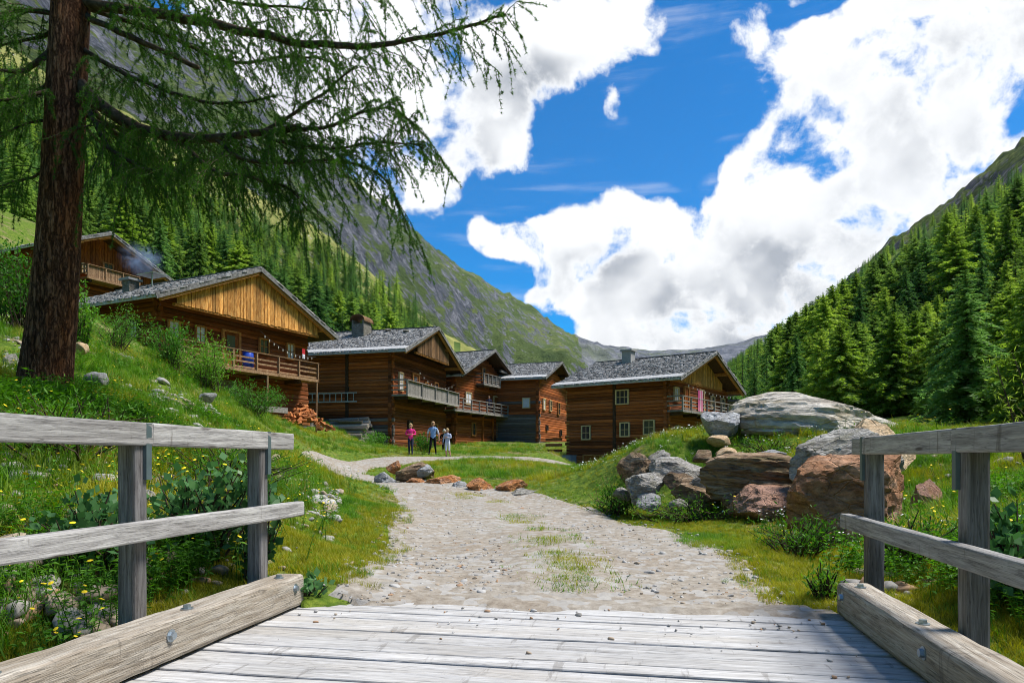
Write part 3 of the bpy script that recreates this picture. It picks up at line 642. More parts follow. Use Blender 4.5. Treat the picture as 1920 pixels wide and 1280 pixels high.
boulder(1430, 842, 1480, 856, 11.8, 'rock_white', 'thin pale slab lying on top of the layered boulder', 35, .9, 0, 3)
boulder(1300, 843, 1340, 868, 13.4, 'rock_layer', 'brown stone in the bare earth above the blocky boulder', 37, .9, 0, 3)
for q, (x0, y0, x1, y1, d, mt, lb) in enumerate([(1246, 884, 1300, 922, 12.2, 'rock_layer', 'dark brown stone wedged under the blocky blue-grey boulder'), (1300, 885, 1345, 925, 11.9, 'rock_grey', 'grey stone in the gap left of the layered boulder'),
  (1355, 925, 1400, 965, 10.8, 'rock_layer', 'small brown stone below the left end of the layered boulder'), (1495, 900, 1545, 955, 9.6, 'rock_grey', 'upright grey stone between the layered and red boulders'), (1195, 925, 1240, 958, 12.0, 'rock_white', 'pale stone at the foot of the rough grey boulder'),
  (1500, 832, 1560, 872, 11.6, 'rock_layer', 'brown stone behind the layered boulder, left of the sloping grey one'), (1715, 900, 1775, 975, 8.6, 'rock_red', 'rust stone at the right side of the big red boulder'), (1255, 935, 1290, 958, 11.6, 'rock_grey', 'small grey stone in the weeds at the mound foot')]):
    boulder(x0, y0, x1, y1, d, mt, lb, 160+q*3, .9, random.uniform(-8, 8), 4, .09)
# stones round the bend of the track
row = [(700, 884, 735, 902, 20.2, 'rock_white', 'leftmost white and rust stone of the row at the bend'), (722, 864, 752, 884, 21.6, 'rock_rust', 'small rust stone on top at the left end of the row'),
 (736, 868, 812, 905, 20.2, 'rock_layer', 'lichened grey boulder, tallest at the left of the track-side row'), (776, 870, 812, 890, 20.0, 'rock_white', 'pale wedge-shaped stone leaning on the lichened boulder'),
 (760, 896, 796, 916, 18.9, 'rock_rust', 'low ochre stone in front of the lichened boulder'), (778, 891, 874, 924, 18.4, 'rock_rust', 'long brown-red boulder in the middle of the track-side row'),
 (846, 902, 884, 923, 17.7, 'rock_white', 'small bluish white stone between two rusty boulders'), (874, 896, 930, 930, 17.2, 'rock_rust', 'round rust boulder right of the bluish white stone'),
 (928, 900, 990, 933, 16.9, 'rock_rust', 'split pinkish rust boulder near the right end of the row'), (964, 906, 996, 924, 17.8, 'rock_red', 'small dark red stone behind the right end of the row'),
 (948, 916, 1002, 935, 16.3, 'rock_grey', 'speckled grey stone at the right end of the track-side row'), (985, 918, 1018, 934, 16.5, 'rock_white', 'white slab ending the row by the track'),
 (1028, 912, 1060, 931, 16.6, 'rock_rust', 'rusty stone half hidden in grass right of the row'), (715, 896, 742, 910, 19.9, 'rock_white', 'small white stone in the grass at the far left of the row')]
for q, (x0, y0, x1, y1, d, mt, lb) in enumerate(row):
    boulder(x0, y0, x1, y1+5, d, mt, lb, 50+q*3, .9, random.uniform(-8, 8), 5, .09, group='stones along the bend of the track')
# stones in the left bank
bank = [(84, 1095, 172, 1165, 4.6, 'rock_rust', 'ochre boulder low in the bank behind the left railing'), (75, 1160, 122, 1200, 4.3, 'rock_grey', 'grey stone below the ochre boulder in the left bank'),
 (430, 1040, 478, 1082, 5.6, 'rock_rust', 'tan stone behind the leafy branch at the left railing'), (155, 696, 196, 720, 12, 'rock_white', 'whitish slab on the slope right of the larch trunk'),
 (20, 985, 70, 1005, 5.2, 'rock_grey', 'flat grey stone in the bare patch behind the left railing'), (0, 662, 28, 690, 13, 'rock_grey', 'pale stone on the slope left of the larch trunk'),
 (225, 672, 262, 688, 19, 'rock_white', 'pale slab high on the slope below the bushes'), (322, 775, 352, 790, 13, 'rock_grey', 'small grey stone on the slope above the left rail'),
 (132, 640, 160, 662, 15, 'rock_tan', 'tan stones just right of the larch trunk'), (270, 735, 300, 750, 14, 'rock_white', 'small white stone in the middle of the left slope'), (370, 736, 402, 752, 16, 'rock_white', 'white stone below the big leafy bush')]
for q, (x0, y0, x1, y1, d, mt, lb) in enumerate(bank):
    boulder(x0, y0, x1, y1+3, d, mt, lb, 90+q*3, .9, 0, 4 if x1-x0 > 45 else 3, .09)
right = [(1830, 1040, 1880, 1062, 6.5, 'rock_white', 'white stone in the grass beyond the right railing'), (1758, 940, 1800, 962, 9, 'rock_white', 'pale stones right of the red boulder'), (1880, 975, 1925, 1000, 7.5, 'rock_grey', 'grey stone at the right edge of the picture'), (1725, 862, 1790, 885, 13, 'rock_white', 'pale rubble patch above the red boulder')]
for q, (x0, y0, x1, y1, d, mt, lb) in enumerate(right): boulder(x0, y0, x1, y1, d, mt, lb, 130+q*3, .9, 0, 3, .1)

# ------------------------------------------------------------------ the air
tops = Vt[:, 2]; print('terrain', tops.min(), tops.max())
hz = MB(); ext = rad[-1]+60; hz.box((-ext, -ext, float(tops.min())-3), (ext, ext, max(float(tops.max()), 60)+15))
hm = bpy.data.materials.new('air'); hm.use_nodes = True; t = NT(hm.node_tree); t.nt.nodes.clear()
pv = t.n('ShaderNodeVolumePrincipled', {'Color': (.72, .84, 1.0, 1), 'Density': 1.7e-5, 'Anisotropy': .1}); t.n('ShaderNodeOutputMaterial', {'Volume': pv.outputs[0]})
o = hz.build('haze', hm); o['kind'] = 'stuff'; o['label'] = 'thin blue mountain haze in the valley'
# ------------------------------------------------------------------ houses
def log_mesh(seed, n=8, seg=5):
    V = []; r0 = np.random.default_rng(seed)
    prof = [(.5, -.32), (.5, .32), (.36, .5), (-.36, .5), (-.5, .32), (-.5, -.32), (-.36, -.5), (.36, -.5)]
    for i in range(seg+1):
        for (y, z) in prof: V.append((i/seg, y*(1+r0.uniform(-.10, .06)), z*(1+r0.uniform(-.06, .02))))
    k = len(prof); f = [(i*k+j, (i+1)*k+j, (i+1)*k+(j+1) % k, i*k+(j+1) % k) for i in range(seg) for j in range(k)]
    f += [tuple(range(k))[::-1], tuple(range(seg*k, seg*k+k))]
    me = bpy.data.meshes.new('log'); me.from_pydata(V, [], [t[::-1] for t in f]); me.update(); return me
LOGS = {m: [log_mesh(s) for s in range(4)] for m in ('log_dark', 'log_red', 'log_grey')}
for m in LOGS:
    for me in LOGS[m]: me.materials.append(MATS[m])
def put_log(parent, a, b, h, th_, mat):
    o = bpy.data.objects.new('log', random.choice(LOGS[mat])); col.objects.link(o); o.parent = parent
    a = Vector(a); b = Vector(b); x = (b-a).normalized(); y = Vector((0, 0, 1)).cross(x); L = (b-a).length
    o.matrix_local = Matrix.Translation(a) @ Matrix((x, y, Vector((0, 0, 1)))).transposed().to_4x4() @ Matrix.Diagonal((L, th_, h, 1)); return o
def window(par, wall, pos, z0, wd, ht, frame='trim_pale', pane='glass_dark', bars=(1, 1), off=0.0, name='window', fr=.09):
    """wall 'g' = gable (y=0, faces -y), 's' = side (x=0, faces -x)"""
    def T(u, v, z): return (pos+u, -.10-off-v, z) if wall == 'g' else (-.10-off-v, pos+u, z)
    def bx(m, u0, u1, v0, v1, za, zb):
        a = T(u0, v0, za); b = T(u1, v1, zb); m.box([min(p, q) for p, q in zip(a, b)], [max(p, q) for p, q in zip(a, b)])
    h = wd/2; m = MB(); bx(m, -h+.02, h-.02, .0, .03, z0+.02, z0+ht-.02); p = m.build(name, MATS[pane], par)
    m = MB()
    bx(m, -h-fr*.35, -h+fr*.65, -.02, .10, z0-.02, z0+ht+.02); bx(m, h-fr*.65, h+fr*.35, -.02, .10, z0-.02, z0+ht+.02)
    bx(m, -h+fr*.65, h-fr*.65, -.02, .095, z0+ht-fr*.6, z0+ht+.03); bx(m, -h+fr*.65, h-fr*.65, -.02, .105, z0-.03, z0+fr*.6)
    m.build('frame', MATS[frame], p)
    for k in range(bars[0]):
        u = -h+wd*(k+1)/(bars[0]+1); m = MB(); bx(m, u-.02, u+.02, .02, .05, z0+fr*.6, z0+ht-fr*.6); m.build('glazing_bar', MATS[frame], p)
    for k in range(bars[1]):
        zz = z0+ht*(k+1)/(bars[1]+1); m = MB(); bx(m, -h+fr*.65, h-fr*.65, .022, .052, zz-.018, zz+.018); m.build('glazing_bar', MATS[frame], p)
    return p
def door(par, wall, pos, z0, wd, ht, mat='trim_orange', glazed=True):
    p = window(par, wall, pos, z0, wd, ht, mat, 'board_orange', (0, 0), name='door', fr=.14)
    def T(u, v, z): return (pos+u, -.10-v, z) if wall == 'g' else (-.10-v, pos+u, z)
    if glazed:
        a = T(-wd*.26, .03, z0+ht*.48); b = T(wd*.22, .045, z0+ht*.88); m = MB(); m.box([min(s, t) for s, t in zip(a, b)], [max(s, t) for s, t in zip(a, b)]); m.build('pane', MATS['glass_dark'], p)
    a = T(wd*.28, .03, z0+.95); b = T(wd*.33, .09, z0+1.05); m = MB(); m.box([min(s, t) for s, t in zip(a, b)], [max(s, t) for s, t in zip(a, b)]); m.build('handle', MATS['metal_grey'], p)
    return p
def shingles(x0, x1, y0, y1, zf, dx=.26, dy=.19, seed=0):
    """courses of split shingles on the slope between x0 (eave) and x1 (ridge); zf(x) is the roof surface"""
    r0 = np.random.default_rng(seed); V = []; Fc = []; sgn = 1 if x1 > x0 else -1; n = int(abs(x1-x0)/dx)+1
    for c in range(n):
        xa = x0+sgn*c*dx; y = y0+r0.uniform(-.1, 0)
        while y < y1:
            wy = dy*r0.uniform(.6, 1.5); xs = xa-sgn*r0.uniform(0, .10); xe = xa+sgn*dx*1.25
            if sgn > 0: xe = min(xe, x1)
            else: xe = max(xe, x1)
            t = r0.uniform(.03, .095); lift = r0.uniform(0, .05); b = len(V); tw = r0.uniform(-.03, .03); ya = y+r0.uniform(0, .012); yb = min(y+wy, y1+.03)
            V += [(xs, ya, zf(xs)+.01), (xs+tw, yb, zf(xs)+.01), (xe, yb, zf(xe)+.005), (xe, ya, zf(xe)+.005), (xs, ya, zf(xs)+t+lift), (xs+tw, yb, zf(xs)+t+lift+r0.uniform(-.02, .02)), (xe, yb, zf(xe)+.03), (xe, ya, zf(xe)+.03)]
            Fc += [(b+4, b+5, b+6, b+7), (b, b+1, b+5, b+4), (b+1, b+2, b+6, b+5), (b+3, b, b+4, b+7)]; y += wy
    return np_mesh('shingles', V, np.array(Fc))
def house(label, P0, z0, phi, W, L, ze, zr, oe=1.0, og=1.4, logs=('log_dark', 'log_dark'), clad=None, lh=.25, base=.4, grey_below=None, fascia='fascia', joint=None, seed=0, strip=False):
    """ze: roof height at the outer eave edge; zr: ridge. local x runs along the gable wall, local y along the side wall away from us"""
    rz = R(90-phi); h = empty('log_house', (P0[0], P0[1], z0), rz, label, 'house')
    E, Zr = ze-z0, zr-z0; sl = (Zr-E)/(W/2+oe); zf = lambda x: Zr-abs(x-W/2)*sl
    ev = zf(0)                                                        # roof height above the wall line
    m = MB(); ins = .13                                               # closed inner body carrying the logs
    m.prism([(ins, -.6), (W-ins, -.6), (W-ins, zf(W-ins)-.25), (W/2, Zr-.27), (ins, zf(ins)-.25)], ins, L-ins)
    body = m.build('wall', MATS['beam_dark'], h)
    m = MB(); m.box((-.06, -.06, -1.6), (W+.06, L+.06, base)); m.build('foundation', MATS['stone_wall'], h)
    z = base; k = 0
    while z < ev-.12:
        hh = lh*random.uniform(.85, 1.15); hh = min(hh, ev-.05-z) if ev-.05-z < hh*1.5 else hh
        mg = 'log_grey' if grey_below and z < grey_below*random.uniform(.6, 1.15) else None
        e = random.uniform(.12, .26); stg = .5*lh*0
        if joint and random.random() < .7:
            jy = joint+random.uniform(-.05, .05)
            put_log(body, (.05, -e, z+hh/2), (.05, jy-.12, z+hh/2), hh*.955, .24, mg or logs[1]); put_log(body, (.05, jy+.12, z+hh/2), (.05, L, z+hh/2), hh*.955, .24, mg or logs[1])
        else: put_log(body, (.05, -e, z+hh/2), (.05, L+e*.5, z+hh/2), hh*.955, .24, mg or logs[1])
        put_log(body, (-e*.9, .05, z+hh/2+.02), (W+e, .05, z+hh/2+.02), hh*.955, .24, logs[0])
        z += hh; k += 1
    while z < Zr-.5 and not clad:                                      # logs run on into the gable
        hw = (Zr-.28-z-lh)/sl
        if hw < .5: break
        put_log(body, (W/2-hw, .05, z+lh/2), (W/2+hw, .05, z+lh/2), lh*.955, .24, logs[0]); z += lh
    if joint:
        m = MB(); m.box((-.10, joint-.12, base), (.1, joint+.12, ev-.1)); m.build('wall_post', MATS['beam_dark'], h)
    # roof
    th_ = .14; m = MB()
    m.prism([(-oe, E-th_), (W/2, Zr-th_), (W+oe, E-th_), (W+oe, E-.02), (W/2, Zr-.02), (-oe, E-.02)], -og, L+.8)
    roof = m.build('roof', MATS['beam_dark'], h)
    for k, (xa, xb) in enumerate(((-oe-.05, W/2), (W+oe+.05, W/2))):
        o = link('shingles', shingles(xa, xb, -og-.03, L+.83, zf, seed=seed*2+k), MATS['shingle'], roof); o['kind'] = 'stuff'
    for sx in (-1, 1):                                                # rake boards and eave boards
        xa = -oe-.06 if sx < 0 else W+oe+.06
        m = MB(); m.bar((xa, -og-.045, zf(xa)-.06), (W/2, -og-.045, Zr-.03), .05, .26); m.build('rake_board', MATS[fascia], roof)
        m = MB(); m.bar((xa, -og-.02, zf(xa)-.05), (xa, L+.8, zf(xa)-.05), .06, .15); m.build('eave_board', MATS['eave_pale'], roof)
    for fx in (0, .26, .5, .74, 1.0):                                  # purlin ends under the gable overhang
        x = fx*W; zz = zf(x)-th_-.13; m = MB(); m.box((x-.10, -og+.12, zz-.12), (x+.10, .3, zz+.12)); m.build('purlin', MATS['trim_orange' if clad else 'beam_dark'], roof)
    for sx in (-1, 1):
        m = MB(); m.bar((W/2+sx*.12, -og+.10, Zr-.3), (W/2+sx*(W/2+oe-.25), -og+.10, zf(W+oe-.25)-.27), .14, .16); m.build('rafter', MATS['trim_orange' if clad else 'beam_dark'], roof)
    if strip:
        for k_ in range(2):
            xb = -oe-.10+k_*.30; m = MB(); m.prism([(xb, zf(xb)+.075), (xb+.36, zf(xb+.36)+.09), (xb+.36, zf(xb+.36)+.135), (xb, zf(xb)+.125)], -og-.06+.02*k_, L+.8); m.build('eave_plank', MATS['eave_pale'], roof)
    m = MB(); m.bar((W/2-.09, -og-.06, Zr+.05), (W/2-.09, L+.85, Zr+.05), .24, .05); m.build('ridge_board', MATS['fascia'], roof)
    if clad:
        mt, yc, zb, x0, x1 = clad; zb -= z0; x = x0
        m = MB(); m.box((x0-.1, yc+.03, zb-.12), (x1+.1, yc+.22, zb-.002)); beam_ = m.build('gable_cladding', MATS['trim_orange'], h)
        while x < x1:
            wb = random.uniform(.17, .30); xe = min(x+wb, x1); ta, tb = zf(x)-th_-.05, zf(xe-.012)-th_-.05
            if min(ta, tb) > zb+.06:
                zz = zb-random.uniform(0, .05); tk = random.uniform(.03, .05); poly = [(0, 0), (xe-.028-x, 0), (xe-.028-x, tb-zz)]
                if x < W/2 < xe: poly.append((W/2-x, zf(W/2)-th_-.05-zz))
                poly.append((0, ta-zz)); m = MB(); m.prism(poly, -tk, 0); o = m.build('board', MATS[mt], beam_); o.location = (x, yc+.028, zz)
            x = xe
    return h, zf
def balcony(h, z0, x0, x1, zfl, depth=1.2, style='rails', mat='balcony_grey', rail_h=.95, nrail=3, step=1.5, posts=(), brackets=True, ends=True):
    """gallery on the gable wall; local to the house, zfl absolute"""
    z = zfl-z0; m = MB(); m.box((x0, -depth, z-.12), (x1, -.08, z)); b = m.build('balcony', MATS[mat], h)
    m = MB(); m.box((x0-.06, -depth-.06, z-.15), (x1+.06, -depth+.05, z+.02)); m.build('floor_beam', MATS[mat], b)
    n = max(2, round((x1-x0)/step)); yv = -depth
    for k in range(n+1):
        x = x0+(x1-x0)*k/n; m = MB(); m.box((x-.04, yv-.075, z-.13), (x+.04, yv+.03, z+rail_h+.03)); m.build('baluster_post', MATS[mat], b)
    m = MB(); m.box((x0-.05, yv-.09, z+rail_h+.03), (x1+.05, yv+.05, z+rail_h+.08)); m.build('handrail', MATS[mat], b)
    if style == 'rails':
        for k in range(nrail):
            zz = z+.12+(rail_h-.1)*k/nrail; m = MB(); m.bar((x0, yv+.045, zz+random.uniform(-.02, .02)), (x1, yv+.045, zz+random.uniform(-.02, .02)), .03, .085); m.build('rail', MATS[mat], b)
    else:
        x = x0
        while x < x1-.05:
            wb = .15; m = MB(); m.box((0, -.012, 0), (wb-.025, .012, rail_h-.02)); o = m.build('slat', MATS[mat], b); o.location = (x, yv+.045, z+.03); x += wb
    if ends:
        for x in (x0, x1):
            for zz in (z+.3, z+.6, z+rail_h+.06):
                m = MB(); m.bar((x, yv, zz), (x, -.06, zz), .05, .09); m.build('rail', MATS[mat], b)
    if brackets:
        k = x0+.3
        while k < x1:
            m = MB(); m.box((k-.09, -depth+.08, z-.34), (k+.09, .2, z-.125)); m.build('bracket', MATS['beam_dark'], b); k += 2.6
    for (x, zg) in posts:
        m = MB(); m.tube([(x, -depth+.02, zg-z0), (x+.03, -depth, z-.2)], [.055, .05], 8); m.build('pole', MATS[mat], b)
    return b
def chimney(h, x, y, za, zb, sx=.7, sy=.6, cap='slab', mat='concrete'):
    m = MB(); m.box((x-sx/2, y-sy/2, za), (x+sx/2, y+sy/2, zb)); c = m.build('chimney', MATS[mat], h)
    if cap == 'slab': m = MB(); m.box((x-sx/2-.13, y-sy/2-.13, zb), (x+sx/2+.13, y+sy/2+.13, zb+.12)); m.build('cap', MATS['concrete'], c)
    else:
        for k in (-1, 1):
            m = MB(); m.box((x-sx/2, y+k*(sy/2-.06)-.05, zb), (x+sx/2, y+k*(sy/2-.06)+.05, zb+.3)); m.build('cap_leg', MATS[mat], c)
        m = MB(); n = 9; rr = sy*.62
        pts = [(y+rr*math.cos(math.pi*i/n), zb+.28+rr*.75*math.sin(math.pi*i/n)) for i in range(n+1)]; pts2 = [(yy, zz-.07) for yy, zz in pts]
        V = [(x-sx/2-.12, a, b) for a, b in pts]+[(x+sx/2+.12, a, b) for a, b in pts]+[(x-sx/2-.12, a, b) for a, b in pts2]+[(x+sx/2+.12, a, b) for a, b in pts2]; q = n+1
        Fc = []
        for i in range(n): Fc += [(i, i+1, q+i+1, q+i), (2*q+i, 3*q+i, 3*q+i+1, 2*q+i+1), (i, 2*q+i, 2*q+i+1, i+1), (q+i, q+i+1, 3*q+i+1, 3*q+i)]
        m.add(V, Fc); m.build('cap', MATS['board_brown'], c)
    return c

# house behind the larch, highest on the slope
z0 = 10.4; hA, zf = house('log house highest on the slope, half behind the larch trunk', (-33.4, 48), z0, 24, 9, 10, 15.6, 18.0, 1.0, 1.5, clad=('board_orange', -.10, 14.3, .15, 8.85), seed=1)
balcony(hA, z0, 2.9, 7.1, 14.4, 1.1, 'slats', 'balcony_brown', .85, step=1.4); window(hA, 'g', 5.1, 4.1, .8, 1.5, 'trim_orange', off=.12); window(hA, 'g', 1.2, 2.1, .6, .7, 'trim_orange')
window(hA, 'g', 3.3, 4.4, .5, .7, 'trim_pale', off=.12)
# big house with the golden gable
z0 = 2.2; hB, zf = house('big log house with golden boarded gable and blue barrel on its balcony', (-17.1, 33), z0, 26, 10, 9.5, 8.55, 11.26, 1.2, 1.5, clad=('board_gold', -1.15, 8.45, .15, 9.85), base=.9, seed=2, lh=.26)
balcony(hB, z0, .2, 9.7, 5.75, 1.25, 'rails', 'balcony_brown', .92, 3, 1.6, posts=[(5.7, 3.0), (9.6, 2.2)])
door(hB, 'g', 4.25, 3.62, 1.15, 2.05); window(hB, 'g', 2.3, 4.75, .62, .85, 'trim_orange', 'curtain'); window(hB, 'g', .75, 4.75, .62, .85, 'trim_orange', 'curtain')
window(hB, 'g', 6.55, 4.75, .7, .85, 'trim_orange'); window(hB, 'g', 8.6, 4.7, .62, .95, 'trim_orange', 'curtain'); window(hB, 's', 1.6, 4.7, .6, .9, 'beam_dark', 'curtain')
m = MB(); m.box((1.2, -.02, -1), (4.2, -.12+.3, 2.9)); 
sw = MB(); sw.box((1.0, -.16, -1.2), (4.6, .1, 3.0)); sw.build('stone_wall_panel', MATS['stone_wall'], hB)
c = chimney(hB, 2.9, 6.2, 7, 8.75, .6, .6, 'slab', 'stone_wall'); m = MB(); m.bar((3.6, 4.6, 9.15), (3.6, 6.0, 9.15), 1.0, .04); m.tube([(3.2, 4.8, 8.2), (3.2, 4.8, 9.15)], .03, 6); m.tube([(3.9, 5.8, 8.2), (3.9, 5.8, 9.15)], .03, 6); m.build('metal_plate', MATS['metal_grey'], c)
# second house, above the walkers
z0 = 1.3; hC, zf = house('log house behind the walkers with a grey boarded balcony', (-8.5, 48), z0, 15, 10.6, 8.6, 8.45, 11.1, 1.0, 1.5, logs=('log_dark', 'log_red'), clad=('board_brown', -1.15, 8.75, 2.0, 8.6), grey_below=2.9, joint=3.4, seed=3, base=.35, strip=True)
balcony(hC, z0, -.1, 10.6, 5.5, 1.25, 'slats', 'balcony_grey', .95, step=2.6)
window(hC, 'g', 1.4, 4.6, .7, 1.3, 'trim_pale', 'curtain'); door(hC, 'g', 4.1, 4.2, 1.2, 1.95); window(hC, 'g', 8.3, 4.9, .8, 1.0, 'trim_orange'); window(hC, 'g', 8.1, 1.6, .9, .9, 'trim_orange', bars=(1, 1)); window(hC, 'g', 3.0, 1.8, .7, .7, 'beam_dark')
window(hC, 'g', 6.2, 4.9, .6, .8, 'trim_orange'); chimney(hC, 3.9, 4.3, 7.2, 10.0, 1.3, 1.0, 'arch', 'stone_wall')
# third house, its gallery runs on
z0 = 1.9; hD, zf = house('narrow-looking log house with a small upper balcony under its gable', (-5.1, 60), z0, 25, 11, 8, 8.2, 11.2, 1.0, 1.3, logs=('log_red', 'log_red'), seed=4, base=.3)
balcony(hD, z0, -2.2, 11.3, 5.15, 1.3, 'rails', 'balcony_grey', .95, 3, 1.5); balcony(hD, z0, 3.9, 7.4, 7.95, .9, 'rails', 'balcony_grey', .85, 4, .85)
window(hD, 'g', 2.4, 4.0, 1.1, 1.1, 'trim_pale', 'curtain', (1, 0)); door(hD, 'g', 8.0, 3.3, 1.0, 1.9, 'trim_pale', False); window(hD, 'g', 5.4, 6.4, .7, 1.3, 'trim_orange'); window(hD, 'g', 3.4, 1.2, .7, 1.2, 'trim_orange'); window(hD, 'g', 8.6, 1.1, .7, 1.3, 'trim_orange')
for x in (5.2, 7.4): m = MB(); m.box((x-.08, -.2, .2), (x+.08, -.05, 3.0)); m.build('wall_post', MATS['board_orange'], hD)
m = MB(); m.tube([(7.3, -1.0, 7.55), (9.1, -1.0, 7.5)], .11, 10); m.build('gutter_log', MATS['balcony_grey'], hD)
# fourth house, farthest
z0 = 2.4; hE, zf = house('farthest log house, weathered grey side wall, between two brown houses', (2.5, 66), z0, 20, 10, 6.5, 8.7, 10.9, .8, 1.0, logs=('log_red', 'log_red'), grey_below=4.0, seed=5, base=.2, strip=True)
window(hE, 's', 1.15, 3.5, .75, .95, 'trim_pale', 'curtain', (0, 0)); window(hE, 'g', 1.6, 3.4, .7, 1.1, 'trim_pale', 'curtain'); window(hE, 'g', 3.8, 3.4, .7, 1.1, 'trim_pale'); window(hE, 'g', 6.8, 3.2, .8, 1.3, 'trim_orange')
window(hE, 'g', 2.6, 1.4, .6, .5, 'beam_dark', bars=(0, 0)); window(hE, 'g', 7.6, 1.0, .6, .6, 'beam_dark', bars=(0, 0))
# right house
z0 = .25; hF, zf = house('log house on the right with concrete chimney and striped towel balcony', (10.42, 46), z0, 36, 12, 7.85, 6.3, 8.8, .8, 1.3, logs=('log_red', 'log_red'), clad=('board_gold', -.16, 6.45, .5, 10.6), joint=3.9, seed=6, base=.25, lh=.24, strip=True)
window(hF, 's', 3.25, 4.55, .98, 1.0, 'trim_pale', bars=(2, 1)); window(hF, 's', 6.15, 2.12, .72, 1.0, 'trim_pale'); window(hF, 's', 3.05, 2.28, .72, .98, 'trim_pale'); window(hF, 's', 1.22, 2.38, .8, 1.0, 'trim_pale')
for y in (4.9, 5.9): window(hF, 's', y, .05, .95, .95, 'trim_orange', 'board_orange', (1, 1), name='cellar_door')
balcony(hF, z0, -.1, 12.0, 4.25, 1.15, 'rails', 'balcony_grey', .86, 3, 1.45)
window(hF, 'g', 1.35, 4.7, .75, .95, 'trim_pale', 'curtain'); door(hF, 'g', 6.1, 4.0, 1.0, 1.85, 'trim_pale'); window(hF, 'g', 8.5, 4.65, .8, .9, 'trim_pale'); window(hF, 'g', 10.8, 4.6, .8, .95, 'trim_pale'); door(hF, 'g', 3.2, 4.0, .9, 1.85, 'trim_orange', False)
window(hF, 'g', 1.6, 2.0, .75, 1.0, 'trim_pale'); window(hF, 'g', 4.4, 1.9, .8, 1.0, 'trim_pale'); chimney(hF, 5.2, 5.4, 7.2, 9.1, .75, .75, 'slab')
m = MB(); m.prism([(12.2, 3.3), (14.9, 3.0), (14.9, 4.15), (12.2, 5.35)], .2, 5); lean = m.build('lean_to', MATS['board_orange'], hF)
m = MB(); m.prism([(12.2, 5.38), (15.7, 3.75), (15.7, 3.9), (12.2, 5.55)], -1.0, 5.4); m.build('lean_to_roof', MATS['fascia'], lean); m = MB(); m.bar((12.3, -1.04, 5.3), (15.7, -1.04, 3.72), .05, .2); m.build('rake_board', MATS['trim_orange'], lean)
m = MB(); m.box((12.4, .1, -.8), (14.7, 4.8, 3.05)); m.build('lean_to_base', MATS['log_dark'], lean)
m = MB(); m.box((-.9, 7.0, -1), (.1, 8.3, 1.0)); tag(m.build('concrete_block', MATS['concrete']), 'pale concrete block wall at the left cellar corner of the right house', 'wall')
bpy.data.objects['concrete_block'].matrix_world = hF.matrix_basis.copy()
for k in range(5):
    z = .5+k*.42; m = MB(); m.bar((-.15, 8.2, z), (-.15, 9.6, z), .14, .2); m.build('log_end', MATS['log_red'], hF)

# things at the houses
def on(h, x, y, z): return h.matrix_basis @ Vector((x, y, z))
b = empty('plastic_barrel', on(hB, 4.85, -.72, 3.56), 0, 'blue plastic barrel standing on the balcony of the golden-gabled house', 'barrel')
m = MB(); m.tube([(0, 0, 0), (0, 0, .05), (0, 0, .28), (0, 0, .32), (0, 0, .36), (0, 0, .66), (0, 0, .70), (0, 0, .74), (0, 0, .95), (0, 0, 1.0)], [.24, .28, .29, .305, .29, .29, .305, .29, .28, .24], 24); m.build('body', MATS['blue_plastic'], b, True)
m = MB(); m.tube([(0, 0, .985), (0, 0, 1.03)], [.285, .285], 24); m.build('lid', MATS['blue_plastic'], b)
t = link('striped_towel', None) if False else None
m = MB(); n = 12
V = []; Fc = []
for i in range(n+1):
    for j in range(9):
        u = i/n; V.append((.95*u, -.05-.05*math.sin(u*19)*(.4+.6*j/8), 1.45*j/8)); V.append((.95*u, -.035-.05*math.sin(u*19)*(.4+.6*j/8), 1.45*j/8))
for i in range(n):
    for j in range(8):
        a = (i*9+j)*2; e = ((i+1)*9+j)*2; Fc += [(a, e, e+2, a+2), (a+1, a+3, e+3, e+1)]
for i in range(n): a = i*18; e = a+18; Fc += [(a, a+1, e+1, e), (a+16, e+16, e+17, a+17)]
for j in range(8):
    a = j*2; Fc.append((a, a+2, a+3, a+1)); a = n*18+j*2; Fc.append((a, a+1, a+3, a+2))
m.add(V, Fc); t = m.build('striped_towel', MATS['towel']); t.location = on(hF, 2.55, -1.17, 4.05); t.rotation_euler = hF.rotation_euler
tag(t, 'pink, white and yellow striped towel hung over the right house balcony', 'towel')
def lights(label, pts, sag, n, parent_h, bulbs=True, name='string_lights'):
    a, b_ = [parent_h.matrix_basis @ Vector(p) for p in pts]; m = MB()
    P = [a.lerp(b_, i/n)-Vector((0, 0, sag*4*(i/n)*(1-i/n))) for i in range(n+1)]
    o = empty(name, P[0], 0, label, 'string lights'); m.tube([p-P[0] for p in P], .012, 5); m.build('cable', MATS['boot'], o)
    if bulbs:
        for p in P[1:-1]:
            m = MB(); q = p-P[0]-Vector((0, 0, .09)); m.tube([q-Vector((0, 0, .07)), q-Vector((0, 0, .05)), q, q+Vector((0, 0, .05)), q+Vector((0, 0, .08))], [.008, .02, .026, .02, .008], 8); m.build('bulb', MATS['bulb'], o)
lights('string of bulbs drooping under the golden gable over the balcony', [(5.4, -1.05, 5.8), (9.7, -1.1, 4.95)], .45, 13, hB)
lights('string of bulbs under the eaves of the house behind the walkers', [(1.6, -1.2, 6.3), (9.9, -1.2, 5.9)], .8, 11, hC)
lights('string of bulbs along the right house balcony under the gold boards', [(.6, -1.0, 5.85), (11.6, -1.0, 5.7)], .25, 14, hF)
# a red and white cloth hung by the last window of the golden-gabled house
m = MB(); m.box((0, -.03, 0), (.24, 0, .32)); o = m.build('hanging_cloth', MATS['cloth_red']); o.location = on(hB, 8.75, -.9, 5.0); o.rotation_euler = hB.rotation_euler
m = MB(); m.box((.02, -.036, -.26), (.22, -.006, 0)); m.build('lower_cloth', MATS['cloth_white'], o); tag(o, 'red and white cloth hanging at the right end of the golden-gabled balcony', 'cloth')
